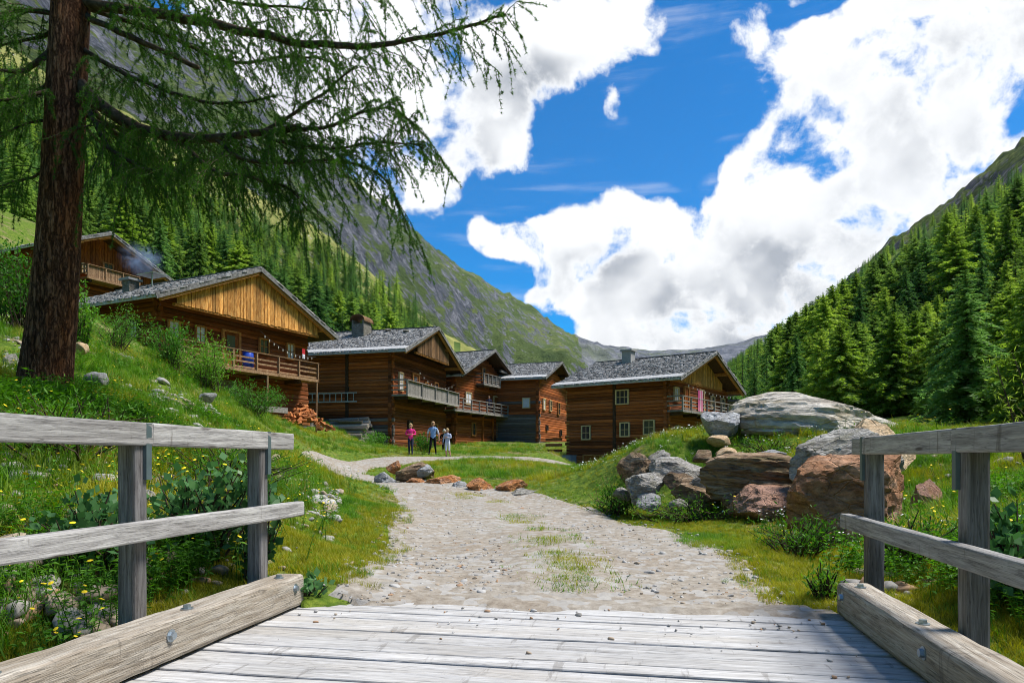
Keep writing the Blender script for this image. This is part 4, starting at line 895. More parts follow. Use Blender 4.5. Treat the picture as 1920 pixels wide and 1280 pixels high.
# ladder on the side wall of the second house
ld = empty('wooden_ladder', on(hC, -.22, 2.55, 3.75), 0, 'wooden ladder hung sideways on the log side wall', 'ladder'); ld.rotation_euler = hC.rotation_euler
for z in (0, .62): m = MB(); m.bar((0, 0, z), (0, 5.2, z+.02), .06, .09); m.build('stringer', MATS['eave_pale'], ld)
for k in range(11): y = .25+k*.47; m = MB(); m.bar((0, y, .02), (0, y, .62), .05, .05); m.build('rung', MATS['eave_pale'], ld)
# stacked logs at the second house
wp = empty('log_stack', on(hC, -1.3, .6, 0), 0, 'long grey logs stacked along the side wall under the ladder', 'log stack'); wp.rotation_euler = hC.rotation_euler
zg = [H1(*(on(hC, -1.3, y, 0).xy)) - 1.3 for y in (0, 3, 6)]
for lay in range(9):
    for c in range(6-lay//2):
        y0 = random.uniform(-.2, .6)+lay*.12; L_ = random.uniform(3.2, 5.2)-lay*.25; r_ = random.uniform(.10, .16)
        m = MB(); zz = zg[0]+.15+lay*.24; m.tube([(0, 0, 0), (0, L_*.5, random.uniform(-.05, .08)), (0, L_, random.uniform(-.08, .05))], [r_, r_*.95, r_*.8], 8)
        o = m.build('stacked_log', MATS['log_pile'], wp); o.location = (.8-c*.27-random.uniform(0, .06), y0, zz+random.uniform(-.04, .04)); o.rotation_euler = (random.uniform(-.05, .04), 0, random.uniform(-.06, .06))
# orange firewood heap under the golden-gabled house
fw = empty('firewood_heap', on(hB, 7.9, -1.4, 0), 0, 'heap of orange split firewood under the balcony poles', 'firewood'); fw.rotation_euler = hB.rotation_euler
zg = H1(*fw.location.xy)-fw.location.z
FWM = []
for k in range(4):
    m = MB(); m.prism([(-.09, -.06), (.09, -.05), (.03, .09), (-.04, .08)], -.2, .2); me = m.mesh('split_log'); me.materials.append(MATS['firewood']); FWM.append(me)
for k in range(240):
    u = random.gauss(0, .75); v = random.gauss(0, .5); hh = max(0, 1.45*(1-math.hypot(u/1.9, v/1.4))); o = bpy.data.objects.new('split_log', random.choice(FWM)); col.objects.link(o); o.parent = fw
    o.location = (u, v-.3, zg+hh*random.uniform(.55, 1)+.05); o.rotation_euler = (random.uniform(-.7, .7), random.uniform(0, 6.3), random.uniform(0, 6.3))
m = MB(); m.bar((5.0, -1.9, 0), (9.6, -1.9, 0), .12, .22); o = m.build('retaining_plank', MATS['balcony_grey']); o.matrix_world = hB.matrix_basis @ Matrix.Translation((0, 0, zg+.25)); tag(o, 'grey plank edging the ground before the firewood heap', 'plank')
m = MB(); m.bar((2.6, -2.2, 0), (6.2, -2.2, 0), .16, .3); o = m.build('retaining_plank', MATS['balcony_grey']); p = on(hB, 4.4, -2.2, 0); o.matrix_world = hB.matrix_basis @ Matrix.Translation((0, 0, H1(p.x, p.y)-2.2+.35)); tag(o, 'grey plank rail above the bush, left of the firewood', 'plank')
# stones on the second roof
for q, (x, y) in enumerate([(3.9, .6), (4.6, 2.4), (4.9, 4.9)]):
    E_ = 8.45-1.3; sl_ = (11.1-8.45)/(5.3+1.0); o = link('roof_stone', boulder_mesh(200+q, 3), MATS['stone_wall']); o.location = on(hC, x, y, (11.1-1.3)-abs(x-5.3)*sl_+.16); o.scale = (.5, .45, .28)
    tag(o, ['flat stone weighing down the shingles nearest the second gable', 'flat stone in the middle of the second roof ridge', 'flat stone by the arched chimney on the second roof'][q], 'stone')
# smoke over the chimney
m = MB(); bm = bmesh.new(); bmesh.ops.create_icosphere(bm, subdivisions=3, radius=1); me = bpy.data.meshes.new('chimney_smoke'); bm.to_mesh(me); bm.free()
sm = bpy.data.materials.new('smoke'); sm.use_nodes = True; t = NT(sm.node_tree); t.nt.nodes.clear()
ob = t.n('ShaderNodeTexCoord').outputs['Object']; ln = t.vm('LENGTH', ob); nn = t.noise(ob, 2.2, 4, .6)
dn = t.math('MULTIPLY', t.rng(ln, 1, .15, 0, 1), t.rng(nn, .42, .66, 0, 1))
pv = t.n('ShaderNodeVolumePrincipled', {'Color': (.45, .62, .92, 1), 'Density': t.math('MULTIPLY', dn, 1.1)}); t.n('ShaderNodeOutputMaterial', {'Volume': pv.outputs[0]})
o = link('chimney_smoke', me, sm); o.location = on(hB, 3.0, 5.4, 9.9); o.scale = (1.3, 1.5, 1.1); o['kind'] = 'stuff'; o['label'] = 'thin blue smoke drifting over the golden-gabled house'
# ------------------------------------------------------------------ conifers
def tri_soup(name, A, B, C, mats, mi=None):
    """A,B,C (n,3) corner arrays -> one mesh of triangles"""
    n = len(A); V = np.empty((n*3, 3)); V[0::3] = A; V[1::3] = B; V[2::3] = C
    me = np_mesh(name, V, np.arange(n*3).reshape(-1, 3))
    for m in mats: me.materials.append(m)
    return me
def norm(v): return v/np.maximum(np.linalg.norm(v, axis=-1, keepdims=True), 1e-9)
def conifer_parts(seed, nb=110, per=22, width=.17, droop=.5, larch=False, low=.08):
    """unit-height conifer: foliage sprays along drooping branches"""
    r0 = np.random.default_rng(seed); A = []; B = []; C = []; tr = MB()
    tr.tube([(0, 0, -.05), (0, 0, .02), (.004, .002, .5), (0, 0, .985)], [.019, .015, .009, .001], 7)
    for k in range(nb):
        u = (k+r0.random())/nb; z = low+(1-low)*u**1.12*.985
        ln = width*(1-z)**.72*r0.uniform(.62, 1.18)*(1.0 if z > .2 else .72+z*1.4)*(.70+.55*abs(math.sin(z*9+seed*1.7+k*2.4*.35)))+.006
        a = k*2.39996+r0.uniform(-.4, .4); ca, sa = math.cos(a), math.sin(a)
        rise = r0.uniform(.0, .35) if z > .75 else r0.uniform(-.22, .12)
        t = np.linspace(0, 1, per); x = ln*t; zz = z+ln*(rise*t-droop*t*t*(1 if z < .7 else .4)+.20*droop*np.maximum(t-.6, 0))
        if r0.random() < .25 and z < .8: tr.tube([(0, 0, z), (ca*ln*.5, sa*ln*.5, float(zz[per//2])), (ca*ln*.85, sa*ln*.85, float(zz[int(per*.85)]))], [.003, .0016, .0006], 3, cap=False)
        P = np.c_[x*ca, x*sa, zz]+np.cumsum(r0.normal(0, ln*.012, (per, 3)), 0); out = np.array([ca, sa, 0]); sd = np.array([-sa, ca, 0])
        for s in (-1, 1, 0, -1, 1):
            q = P+r0.normal(0, ln*.03, P.shape); k2 = (1.05-.62*t)
            L = ln*(.22 if s else .15)*r0.uniform(.55, 1.25, per)*k2+.004
            drp = r0.uniform(-.75, .1, per) if larch else r0.uniform(-.55, .2, per)
            dirv_ = norm(out*r0.uniform(.3, 1.0, (per, 1))+sd*s*r0.uniform(.4, 1.1, (per, 1))+np.array([0, 0, 1])*drp[:, None])
            wv = norm(np.cross(dirv_, r0.normal(size=(per, 3))))*(L*r0.uniform(.18, .36, per))[:, None]
            A.append(q-wv); B.append(q+wv); C.append(q+dirv_*L[:, None])
    return np.concatenate(A), np.concatenate(B), np.concatenate(C), tr
CON = {}
def conifer_set(key, seeds, mat, **kw):
    out = []
    for s in seeds:
        A, B, C, tr = conifer_parts(s, **kw); fo = tri_soup('crown', A, B, C, [MATS[mat]]); tm = tr.mesh('trunk'); tm.materials.append(MATS['twig'])
        nv = len(tr.v); V = np.concatenate([np.array(tr.v)]); 
        one = bpy.data.meshes.new('conifer'); n = len(A); VV = np.empty((n*3, 3)); VV[0::3] = A; VV[1::3] = B; VV[2::3] = C
        one.from_pydata(np.concatenate([VV, np.array(tr.v)]).tolist(), [], [(3*i, 3*i+1, 3*i+2) for i in range(n)]+[tuple(v+3*n for v in f) for f in tr.f])
        one.materials.append(MATS[mat]); one.materials.append(MATS['twig']); one.polygons.foreach_set('material_index', [0]*n+[1]*len(tr.f)); one.update()
        out.append((fo, tm, one))
    CON[key] = out
conifer_set('near', (1, 2, 3, 4, 31, 32), 'conifer_needle', nb=260, per=25, width=.29, droop=.30)
conifer_set('nearlight', (5, 6, 7, 33, 34), 'conifer_light', nb=250, per=25, width=.30, droop=.22, larch=True)
conifer_set('neardark', (8, 9, 10), 'conifer_dark', nb=200, per=16, width=.24, droop=.45)
conifer_set('far', (11, 12, 13), 'conifer_needle', nb=80, per=10, width=.25)
conifer_set('farlight', (14, 15, 16), 'conifer_light', nb=80, per=10, width=.26, larch=True)
conifer_set('fardark', (17, 18, 19), 'conifer_dark', nb=80, per=10, width=.21, droop=.6)
spots = []
SKX = [1330, 1380, 1480, 1560, 1620, 1690, 1760, 1840, 1920, 2000]; SKY_ = [700, 665, 588, 538, 488, 440, 395, 345, 300, 250]
def forest(th0, th1, d0, d1, ok, hgt, base_sp, grow, side):
    d = d0
    while d < d1:
        sp = base_sp+grow*d; a = th0+random.random()*sp/d
        while a < th1:
            aa = a+random.uniform(-.4, .4)*sp/d; dd = d+random.uniform(-.5, .5)*sp; x, y = dd*math.sin(aa), dd*math.cos(aa)
            spots.append((x, y, hgt(dd)*random.uniform(.72, 1.22), side)); a += sp/d*random.uniform(.75, 1.3)
        d += sp*random.uniform(.75, 1.05)
forest(R(17.5), R(43), 47, 900, None, lambda d: 14+min(d, 160)*.02, 3.6, .017, 'right')
forest(R(-37.5), R(-6.5), 128, 335, None, lambda d: 13, 2.7, .004, 'left')
forest(R(-44), R(-30), 120, 330, None, lambda d: 11, 6, .02, 'left')
S = np.array([(x, y) for x, y, h, s in spots]); SZ = Hn(S, False); keep = []
nzz = fbm(np.c_[S/45., np.zeros(len(S))], 3, .6, 55)
for q, (x, y, h, side) in enumerate(spots):
    d = y; pxx = HX+F*x/y; z = SZ[q]; pyb = HY-(z-EYE)/d*F; pyt = HY-(z+h-EYE)/d*F
    if side == 'right':
        if x < 27+8*nzz[q] and d < 300: continue
        if z > 225+20*nzz[q] or (d > 500 and x < 70+.06*d): continue
        if math.hypot(x-22, y-55) < 14 : continue
    else:
        crest = 1.0 if d < 300 else max(0, 1-(d-300)/34.)
        if nzz[q]*.8+.35+crest*.55 < .45 or random.random() > .35+.65*crest: continue
        if pxx > 800: continue
        if x > -14-.1*d and d < 130: continue
    if pxx < -60 or pxx > 1990 or pyb < -40: continue
    if side == 'right':
        top = float(np.interp(pxx, SKX, SKY_))+8*nzz[q]; zmax = EYE+(HY-top)/F*d-z
        if d < 110: h = min(h, 10.0)
        if zmax < 4.5: continue
        h = min(h, zmax)
        if d < 90 and pxx < 1490: continue
    keep.append((h/d, x, y, z, h, side))
for a_ in [(1750, 592, 815, 62, 'nearlight'), (1870, 520, 820, 66, 'near'), (1680, 560, 800, 92, 'near'), (1835, 478, 800, 84, 'neardark'), (1620, 665, 800, 74, 'nearlight'), (1905, 560, 830, 58, 'near'), (1560, 690, 795, 84, 'near'), (1780, 645, 820, 54, 'near'), (1500, 700, 790, 95, 'nearlight'), (1930, 700, 850, 45, 'nearlight')]:
    pt = at(a_[0], a_[1], a_[3]); z = H1(pt.x, pt.y); keep.append((1.0, pt.x, pt.y, z, max(8, pt.z-z), a_[4]))
keep.sort(key=lambda k: -k[0]); IND, REST = keep[:296], keep[296:]
lab_spec = ['tallest bright green larch rising behind the huge flat boulder', 'big conifer at the right edge of the picture behind the railing', 'tall conifer behind the right end of the flat boulder', 'dark tall conifer high at the right edge of the forest', 'light green conifer above the left half of the flat boulder', 'broad conifer cut by the right picture edge, above the railing', 'mid-green conifer between the right house and the flat boulder', 'front conifer directly above the tan boulder', 'pale conifer just right of the right house roof', 'light green young conifer at the extreme right edge']
n_spec = 0
for q, (k, x, y, z, h, side) in enumerate(IND):
    far = y > 150; rr = random.random()
    if side == 'left': rr = .1 if rr < .42 else .6 if rr < .58 else .95
    if side in CON: key = side
    else: key = ('far' if far else 'near')+(('', 'light', 'dark')[0 if rr < .38 else 1 if rr < .82 else 2])
    fo, tm, one = random.choice(CON[key]); wsc = h*random.uniform(.75, 1.3)
    if y < 150:
        t = empty('conifer_tree', (x, y, z-.2), random.uniform(0, 6.28)); t.scale = (wsc, wsc, h); t.rotation_euler.x = random.uniform(-.04, .04); t.rotation_euler.y = random.uniform(-.04, .04)
        for nm, me in (('trunk', tm), ('crown', fo)): o = bpy.data.objects.new(nm, me); col.objects.link(o); o.parent = t
    else:
        t = bpy.data.objects.new('conifer_tree', one); col.objects.link(t); t.location = (x, y, z-.3); t.rotation_euler = (0, 0, random.uniform(0, 6.28)); t.scale = (wsc, wsc, h)
    tone = {'': 'mid-green', 'light': 'light green', 'dark': 'dark green'}[key.replace('near', '').replace('far', '')]; pyb = HY-(z-EYE)/y*F
    if side in CON and k == 1.0: lb = lab_spec[n_spec]; n_spec += 1; g = 'conifers of the right-hand forest'
    elif side == 'left': lb, g = tone+' conifer '+('low in the wood just above the left house roofs' if pyb > 620 else 'halfway up the wooded slope behind the left houses' if pyb > 540 else 'high on the left slope near the pale meadow crest'), 'conifers on the left meadow slope'
    else: lb, g = tone+' conifer '+('at the foot of the right-hand forest behind the boulders' if pyb > 740 else 'in the lower half of the right-hand forest slope' if pyb > 640 else 'in the upper half of the right-hand forest slope' if pyb > 520 else 'high in the right-hand forest under the rock ridge'), 'conifers of the right-hand forest'
    tag(t, lb, 'conifer', g)

# ------------------------------------------------------------------ scattering (ground cover nobody could count)
def scatter(name, protos, P, rot, scl, idx, label):
    c = bpy.data.collections.new(name+'_kinds')
    for k, o in enumerate(protos): c.objects.link(o); o.name = '%s_kind_%02d' % (name, k)
    me = bpy.data.meshes.new(name); me.vertices.add(len(P)); me.vertices.foreach_set('co', np.asarray(P, np.float32).ravel())
    a = me.attributes.new('rot', 'FLOAT_VECTOR', 'POINT'); a.data.foreach_set('vector', np.asarray(rot, np.float32).ravel())
    a = me.attributes.new('scl', 'FLOAT', 'POINT'); a.data.foreach_set('value', np.asarray(scl, np.float32))
    a = me.attributes.new('idx', 'INT', 'POINT'); a.data.foreach_set('value', np.asarray(idx, np.int32))
    o = bpy.data.objects.new(name, me); col.objects.link(o); o['kind'] = 'stuff'; o['label'] = label
    g = bpy.data.node_groups.new(name, 'GeometryNodeTree'); g.interface.new_socket('Geometry', in_out='INPUT', socket_type='NodeSocketGeometry'); g.interface.new_socket('Geometry', in_out='OUTPUT', socket_type='NodeSocketGeometry')
    N = g.nodes; gi = N.new('NodeGroupInput'); go = N.new('NodeGroupOutput'); ip = N.new('GeometryNodeInstanceOnPoints'); ci = N.new('GeometryNodeCollectionInfo')
    ci.inputs['Collection'].default_value = c; ci.inputs['Separate Children'].default_value = True; ci.inputs['Reset Children'].default_value = True
    def att(nm, ty): nd = N.new('GeometryNodeInputNamedAttribute'); nd.data_type = ty; nd.inputs['Name'].default_value = nm; return [s for s in nd.outputs if s.enabled][0]
    L = g.links; L.new(gi.outputs[0], ip.inputs['Points']); L.new(ci.outputs[0], ip.inputs['Instance']); ip.inputs['Pick Instance'].default_value = True
    L.new(att('idx', 'INT'), ip.inputs['Instance Index']); L.new(att('rot', 'FLOAT_VECTOR'), ip.inputs['Rotation']); L.new(att('scl', 'FLOAT'), ip.inputs['Scale']); L.new(ip.outputs[0], go.inputs[0])
    md = o.modifiers.new('scatter', 'NODES'); md.node_group = g; return o
def proto(me): return bpy.data.objects.new('kind', me)
if REST:
    random.seed(91)
    pr = [proto(c[2]) for k in ('far', 'farlight', 'fardark', 'fardark') for c in CON[k]]
    hh = np.array([k[4] for k in REST]); scatter('distant_forest', pr, [(k[1], k[2], k[3]-.3) for k in REST], np.c_[np.zeros((len(REST), 2)), rng.uniform(0, 6.28, len(REST))], hh, rng.integers(0, len(pr), len(REST)), 'far conifers merging into one forest on the valley sides')
def blades(seed, n, h0, h1, spread, wid, lean, mat, seg=3, curl=.5):
    r0 = np.random.default_rng(seed); V = []; Fq = []
    for k in range(n):
        a = r0.uniform(0, 6.28); rr = spread*math.sqrt(r0.random()); x, y = rr*math.cos(a), rr*math.sin(a); b = r0.uniform(0, 6.28); h = r0.uniform(h0, h1); ln = lean*h*r0.uniform(.2, 1.3)
        sx, sy = -math.sin(b)*wid*r0.uniform(.6, 1.2), math.cos(b)*wid; b0 = len(V)
        for i in range(seg+1):
            t = i/seg; o = ln*t**2; z = h*(t-curl*.35*t*t*t); w_ = (1-t)**.7+.05
            V += [(x+math.cos(b)*o-sx*w_, y+math.sin(b)*o-sy*w_, z-.02), (x+math.cos(b)*o+sx*w_, y+math.sin(b)*o+sy*w_, z-.02)]
        for i in range(seg): q = b0+2*i; Fq.append((q, q+1, q+3, q+2))
    me = np_mesh('blades', V, np.array(Fq)); me.materials.append(MATS[mat]); return me
def leafy(seed, nst, h, leaf, mat, spread=.1, nl=9, flower=None, wide=.5):
    r0 = np.random.default_rng(seed); m = MB()
    for k in range(nst):
        a = r0.uniform(0, 6.28); x0, y0 = spread*r0.normal(), spread*r0.normal(); hh = h*r0.uniform(.6, 1.15); tx, ty = x0+hh*.3*math.cos(a), y0+hh*.3*math.sin(a)
        m.tube([(x0, y0, -.02), ((x0+tx)/2, (y0+ty)/2, hh*.55), (tx, ty, hh)], [.004, .003, .0015], 3, 1, False)
        for j in range(nl):
            t = .15+.85*(j+r0.random())/nl; b = r0.uniform(0, 6.28); p = np.array([x0+(tx-x0)*t, y0+(ty-y0)*t, hh*t]); d = np.array([math.cos(b), math.sin(b), r0.uniform(-.2, .5)]); d /= np.linalg.norm(d)
            L = leaf*r0.uniform(.6, 1.2); s = np.cross(d, [0, 0, 1]); s /= np.linalg.norm(s); w_ = L*wide*.5; q = p+d*L*.5
            m.add([p, q+s*w_+[0, 0, L*.06], p+d*L-[0, 0, L*.18], q-s*w_+[0, 0, L*.06]], [(0, 1, 2), (0, 2, 3)], 0)
        if flower is not None:
            fr = flower*r0.uniform(.7, 1.2); n = 7; c = np.array([tx, ty, hh+.01]); tl = r0.normal(0, .25, 2)
            ring = [c+np.array([fr*math.cos(6.283*i/n), fr*math.sin(6.283*i/n), fr*(tl[0]*math.cos(6.283*i/n)+tl[1]*math.sin(6.283*i/n))]) for i in range(n)]
            m.add([c+[0, 0, fr*.35]]+ring, [(0, i+1, (i+1) % n+1) for i in range(n)], 2)
    return m
def leafy_mesh(*a, mats, **k):
    me = leafy(*a, **k).mesh('leafy')
    for x in mats: me.materials.append(MATS[x])
    return me
FOOT = []                                                              # keep plants out of the houses
for h_, W_, L_ in ((hA, 9, 10), (hB, 10, 9.5), (hC, 10.6, 8.6), (hD, 11, 8), (hE, 10, 6.5), (hF, 12, 7.85)): FOOT.append((h_.matrix_basis.inverted(), W_, L_))
def inside_house(P):
    o = np.zeros(len(P), bool)
    for Mi, W_, L_ in FOOT:
        M = np.array(Mi); q = P[:, :2]@M[:2, :2].T+M[:2, 3]; o |= (q[:, 0] > -.1) & (q[:, 0] < W_+.1) & (q[:, 1] > -.1) & (q[:, 1] < L_+.1)
    return o
def polar_points(n, d0, d1, t0, t1, power=1.0):
    """points thinning out with distance"""
    u = rng.random(n); d = (d0**(2-power)+(d1**(2-power)-d0**(2-power))*u)**(1/(2-power)); a = np.radians(rng.uniform(t0, t1, n)); return np.c_[d*np.sin(a), d*np.cos(a)]
def on_ground(P):
    lat = P[:, 0]*CS-P[:, 1]*SN; al = P[:, 0]*SN+P[:, 1]*CS
    k = ~((lat > -2.75) & (lat < 1.75) & (al < 4.9)) & ~inside_house(P); return P[k]
def tilt_rot(n, amt=.18): return np.c_[rng.normal(0, amt, (n, 2)), rng.uniform(0, 6.28, n)]
# grass
P = on_ground(np.concatenate([polar_points(46000, 2.6, 14, -46, 46, 1.35), polar_points(52000, 9, 62, -44, 44, 1.35), polar_points(9000, 3, 9, -40, 40, 1.2), polar_points(7000, 2.6, 16, 46, 80, 1.35), polar_points(7000, 2.6, 16, -80, -46, 1.35)])); pd = path_dist(P); d = np.hypot(P[:, 0], P[:, 1])
n3 = fbm(np.c_[P*.55, np.zeros(len(P))], 4, .6, 61); edge_n = .22*fbm(np.c_[P*1.7, np.zeros(len(P))], 4, .6, 62)
left = P[:, 0] < -2.5
bare = (left & (n3 > .10) & (P[:, 1] > 5) & (rng.random(len(P)) < .80))
mid = (pd < 0) & (np.abs(pd+PC[np.clip(((P[:, 1]-4)*5).astype(int), 0, len(PC)-1), 2]) < .55) 
k = ((pd > edge_n) | ((pd > edge_n-.24) & (rng.random(len(P)) < .25))) & ~bare & ~((P[:, 0] < -2.4) & (P[:, 1] < 5.3) & (n3 > -.25) & (rng.random(len(P)) < .8)); P = P[k]; d = d[k]; pd = pd[k]; n3 = n3[k]
short = (pd < np.where(P[:, 0] > 0, 1.7, 1.1))
sc = np.where(short, rng.uniform(.32, .62, len(P)), rng.uniform(.6, 1.25, len(P)))*(1+np.clip(d-10, 0, 60)*.018)*np.where(d > 28, .85, 1)
rightmead = (P[:, 0] > 1.5) & (P[:, 1] > 9); sc = np.where(rightmead, sc*.75, sc)
gp = [proto(blades(s, 34, .07, .20, .10, .0035, .55, 'grass')) for s in range(4)]+[proto(blades(s, 26, .14, .30, .11, .004, .6, 'grass')) for s in (5, 6)]+[proto(blades(8, 16, .18, .38, .09, .0025, .5, 'dry_grass'))]+[proto(blades(41+s, 34, .06, .17, .10, .0035, .6, 'grass_yellow')) for s in range(3)]
ix = rng.choice(7, len(P), p=[.18, .18, .18, .16, .14, .12, .04]); ix[short] = ix[short] % 4; yel = short & (fbm(np.c_[P*.8, np.zeros(len(P))], 3, .6, 65) > -.22) & (rng.random(len(P)) < .85); ix[yel] = 7+ix[yel] % 3
scatter('grass', gp, np.c_[P, ground_z(P)], tilt_rot(len(P)), sc, ix, 'green and yellowing grass covering the banks, mound and meadow')
# a strip of thin grass down the middle of the track and tufts at its edges
t = rng.uniform(0, 1, 2300)**.8; ci_ = (12+t*(14*4.2)).astype(int); P = PC[ci_, :2]+np.c_[rng.normal(.12, .17, 2300), rng.normal(0, .2, 2300)]; cl = fbm(np.c_[P*1.4, np.zeros(len(P))], 3, .6, 64); P = P[(cl > -.06) & (P[:, 1] > 5.4)]
scatter('track_grass', [proto(blades(31+s, 22, .02, .075, .09, .003, .8, 'grass' if s else 'grass_yellow')) for s in range(3)], np.c_[P, ground_z(P)+.015], tilt_rot(len(P)), rng.uniform(.6, 1.4, len(P)), rng.integers(0, 3, len(P)), 'sparse grass growing down the middle of the gravel track')
# herbs and flowers
hp = [proto(leafy_mesh(1+s, 5, .34, .075, 'herb', mats=('herb', 'herb', 'petal_yellow'), spread=.09, nl=11, wide=.5)) for s in range(3)]+[proto(leafy_mesh(11+s, 6, .42, .06, 'herb', mats=('herb', 'herb', 'petal_yellow'), spread=.10, nl=14, wide=.28)) for s in range(2)]
P = on_ground(np.concatenate([polar_points(4200, 2.8, 12, -46, -12, 1.2), polar_points(2600, 8, 34, -40, -8, 1.2), polar_points(1500, 3, 14, 20, 44, 1.2), polar_points(1300, 9, 20, 6, 24, 1)])); pd = path_dist(P); n3 = fbm(np.c_[P*.5, np.zeros(len(P))], 3, .6, 71)
nb_ = fbm(np.c_[P*.55, np.zeros(len(P))], 4, .6, 61); kk = (pd > .7) & (n3 > -.12) & ~((P[:, 0] < -2.5) & (nb_ > .08) & (P[:, 1] > 5)) & ~((P[:, 0] < -2.4) & (P[:, 1] < 5.4) & (rng.random(len(P)) < .7)); P = P[kk]; near_path = path_dist(P) < 3.2; d = np.hypot(P[:, 0], P[:, 1])
scatter('wild_herbs', hp, np.c_[P, ground_z(P)], tilt_rot(len(P), .12), rng.uniform(.5, 1.15, len(P))*np.where((P[:, 0] > 0) & (P[:, 1] > 9), .42, 1)*np.where(d < 6, .8, 1)*np.where(near_path & (P[:, 1] > 7), .42, 1), rng.integers(0, 5, len(P)), 'leafy wild herbs growing among the grass')
fp = [proto(leafy_mesh(21+s, 2, .30, .05, 'herb', mats=('herb', 'herb', 'petal_yellow'), spread=.07, nl=4, flower=.014)) for s in range(3)]
P = on_ground(np.concatenate([polar_points(330, 3.5, 11, -46, -14, 1.2), polar_points(240, 8, 30, -40, -10, 1.2), polar_points(140, 6, 16, 10, 44, 1)])); P = P[path_dist(P) > .6]
scatter('yellow_flowers', fp, np.c_[P, ground_z(P)], tilt_rot(len(P), .1), rng.uniform(.7, 1.35, len(P)), rng.integers(0, 3, len(P)), 'small yellow flowers dotted over the banks')
fp = [proto(leafy_mesh(25+s, 3, .16, .03, 'herb', mats=('herb', 'herb', 'petal_white'), spread=.08, nl=3, flower=.013)) for s in range(2)]
P = on_ground(np.concatenate([polar_points(900, 9, 20, 5, 28, 1), polar_points(150, 4, 9, 24, 44, 1)])); P = P[path_dist(P) > 1.2]
scatter('white_flowers', fp, np.c_[P, ground_z(P)], tilt_rot(len(P), .1), rng.uniform(.7, 1.3, len(P)), rng.integers(0, 2, len(P)), 'tiny white flowers in the turf of the mound')
# gravel
def pebble(seed, mat):
    me = boulder_mesh(seed, 2, 9, .06); me.transform(Matrix.Diagonal((1, .8, .5, 1))); me.materials.append(MATS[mat]); return proto(me)
pp = [pebble(301, 'pebble_a'), pebble(302, 'pebble_b'), pebble(303, 'pebble_c'), pebble(304, 'pebble_d'), pebble(305, 'pebble_e')]
P = polar_points(17000, 3.6, 36, -32, 32, 1.5); pd = path_dist(P); al = P[:, 0]*SN+P[:, 1]*CS; kk = (pd < .18) & (al > 4.62); P = P[kk]; pd = pd[kk]
sc = rng.gamma(1.1, .016, len(P))+.008; sc = np.minimum(sc, .12)
scatter('gravel_stones', pp, np.c_[P, ground_z(P)+.012-sc*.02], np.c_[rng.normal(0, .25, (len(P), 2)), rng.uniform(0, 6.28, len(P))], sc, rng.choice(5, len(P), p=[.33, .22, .14, .26, .05]), 'loose grey and tan gravel lying on the track')
P = polar_points(500, 3.0, 5.4, -24, 27, 1.0); lat = P[:, 0]*CS-P[:, 1]*SN; al = P[:, 0]*SN+P[:, 1]*CS; kk = (al > 3.2) & (al < 4.8) & (lat > -2.3) & (lat < 1.27) & (rng.random(len(P)) < np.clip((al-3.3)/1.5, .05, 1)**2+.75*(lat > .85)); P = P[kk]
scatter('deck_grit', pp, np.c_[P, np.full(len(P), .003)], np.c_[rng.normal(0, .2, (len(P), 2)), rng.uniform(0, 6.28, len(P))], rng.gamma(1.5, .009, len(P))+.006, rng.choice(5, len(P)), 'grit and small stones strewn on the bridge planks')
P = on_ground(np.concatenate([polar_points(4600, 4, 26, -46, -14, 1.2), polar_points(700, 5, 14, 26, 44, 1.2), polar_points(500, 3.6, 5.6, -46, -30, 1)])); n3 = fbm(np.c_[P*.55, np.zeros(len(P))], 4, .6, 61); P = P[((n3 > .06) | ((P[:, 0] < -2.4) & (P[:, 1] < 5.4) & (n3 > -.3))) & (path_dist(P) > .5)]; sc = np.minimum(rng.gamma(1.5, .045, len(P))+.03, .34)
scatter('bank_rubble', pp, np.c_[P, ground_z(P)+sc*.08], np.c_[rng.normal(0, .3, (len(P), 2)), rng.uniform(0, 6.28, len(P))], sc, np.where(P[:, 1] < 6, rng.choice(5, len(P), p=[.1, .03, .3, .37, .2]), rng.choice(5, len(P), p=[.3, .2, .25, .2, .05])), 'pale rubble and bare stones showing through the turf of the slope')

# ------------------------------------------------------------------ bushes
def bush(name, label, base, rx, hgt, leaf, nleaf, nst, seed, mat='bush', wide=.45, cat='bush', ry=None, fl=None, fdir=None):
    r0 = np.random.default_rng(seed); b = empty(name, base, 0, label, cat); m = MB(); A = []; B = []; C = []; D = []; ry = ry or rx
    for k in range(nst):
        a = r0.uniform(0, 6.28); e = math.sqrt(r0.random()); tip = np.array([rx*e*math.cos(a), ry*e*math.sin(a), hgt*(1-.45*e*e)*r0.uniform(.7, 1.08)])
        if fdir is not None: tip = tip+np.array(fdir)*r0.uniform(.3, 1)
        root = np.array([.15*rx*r0.normal(), .15*ry*r0.normal(), -.08]); mid = (root+tip)/2+np.array([0, 0, hgt*.12])+r0.normal(0, rx*.07, 3)
        m.tube([root, mid, tip], [.012, .008, .003], 4, 0, False)
        n = max(3, nleaf//nst); t = r0.uniform(.22, 1.05, n)[:, None]; P = (1-t)**2*root+2*t*(1-t)*mid+t*t*tip+r0.normal(0, rx*.10, (n, 3))
        ax = norm(r0.normal(size=(n, 3))+np.array([0, 0, .25])+norm(P-root)*.6); L = leaf*r0.uniform(.6, 1.25, (n, 1)); s = norm(np.cross(ax, r0.normal(size=(n, 3))))*L*wide*.5
        A.append(P); B.append(P+ax*L*.5+s); C.append(P+ax*L); D.append(P+ax*L*.5-s)
    m.build('stems', MATS['twig'], b); A, B, C, D = map(np.concatenate, (A, B, C, D)); n = len(A); V = np.empty((n*4, 3)); V[0::4] = A; V[1::4] = B; V[2::4] = C; V[3::4] = D
    link('leaves', np_mesh('leaves', V, np.arange(n*4).reshape(-1, 4)), MATS[mat], b); return b
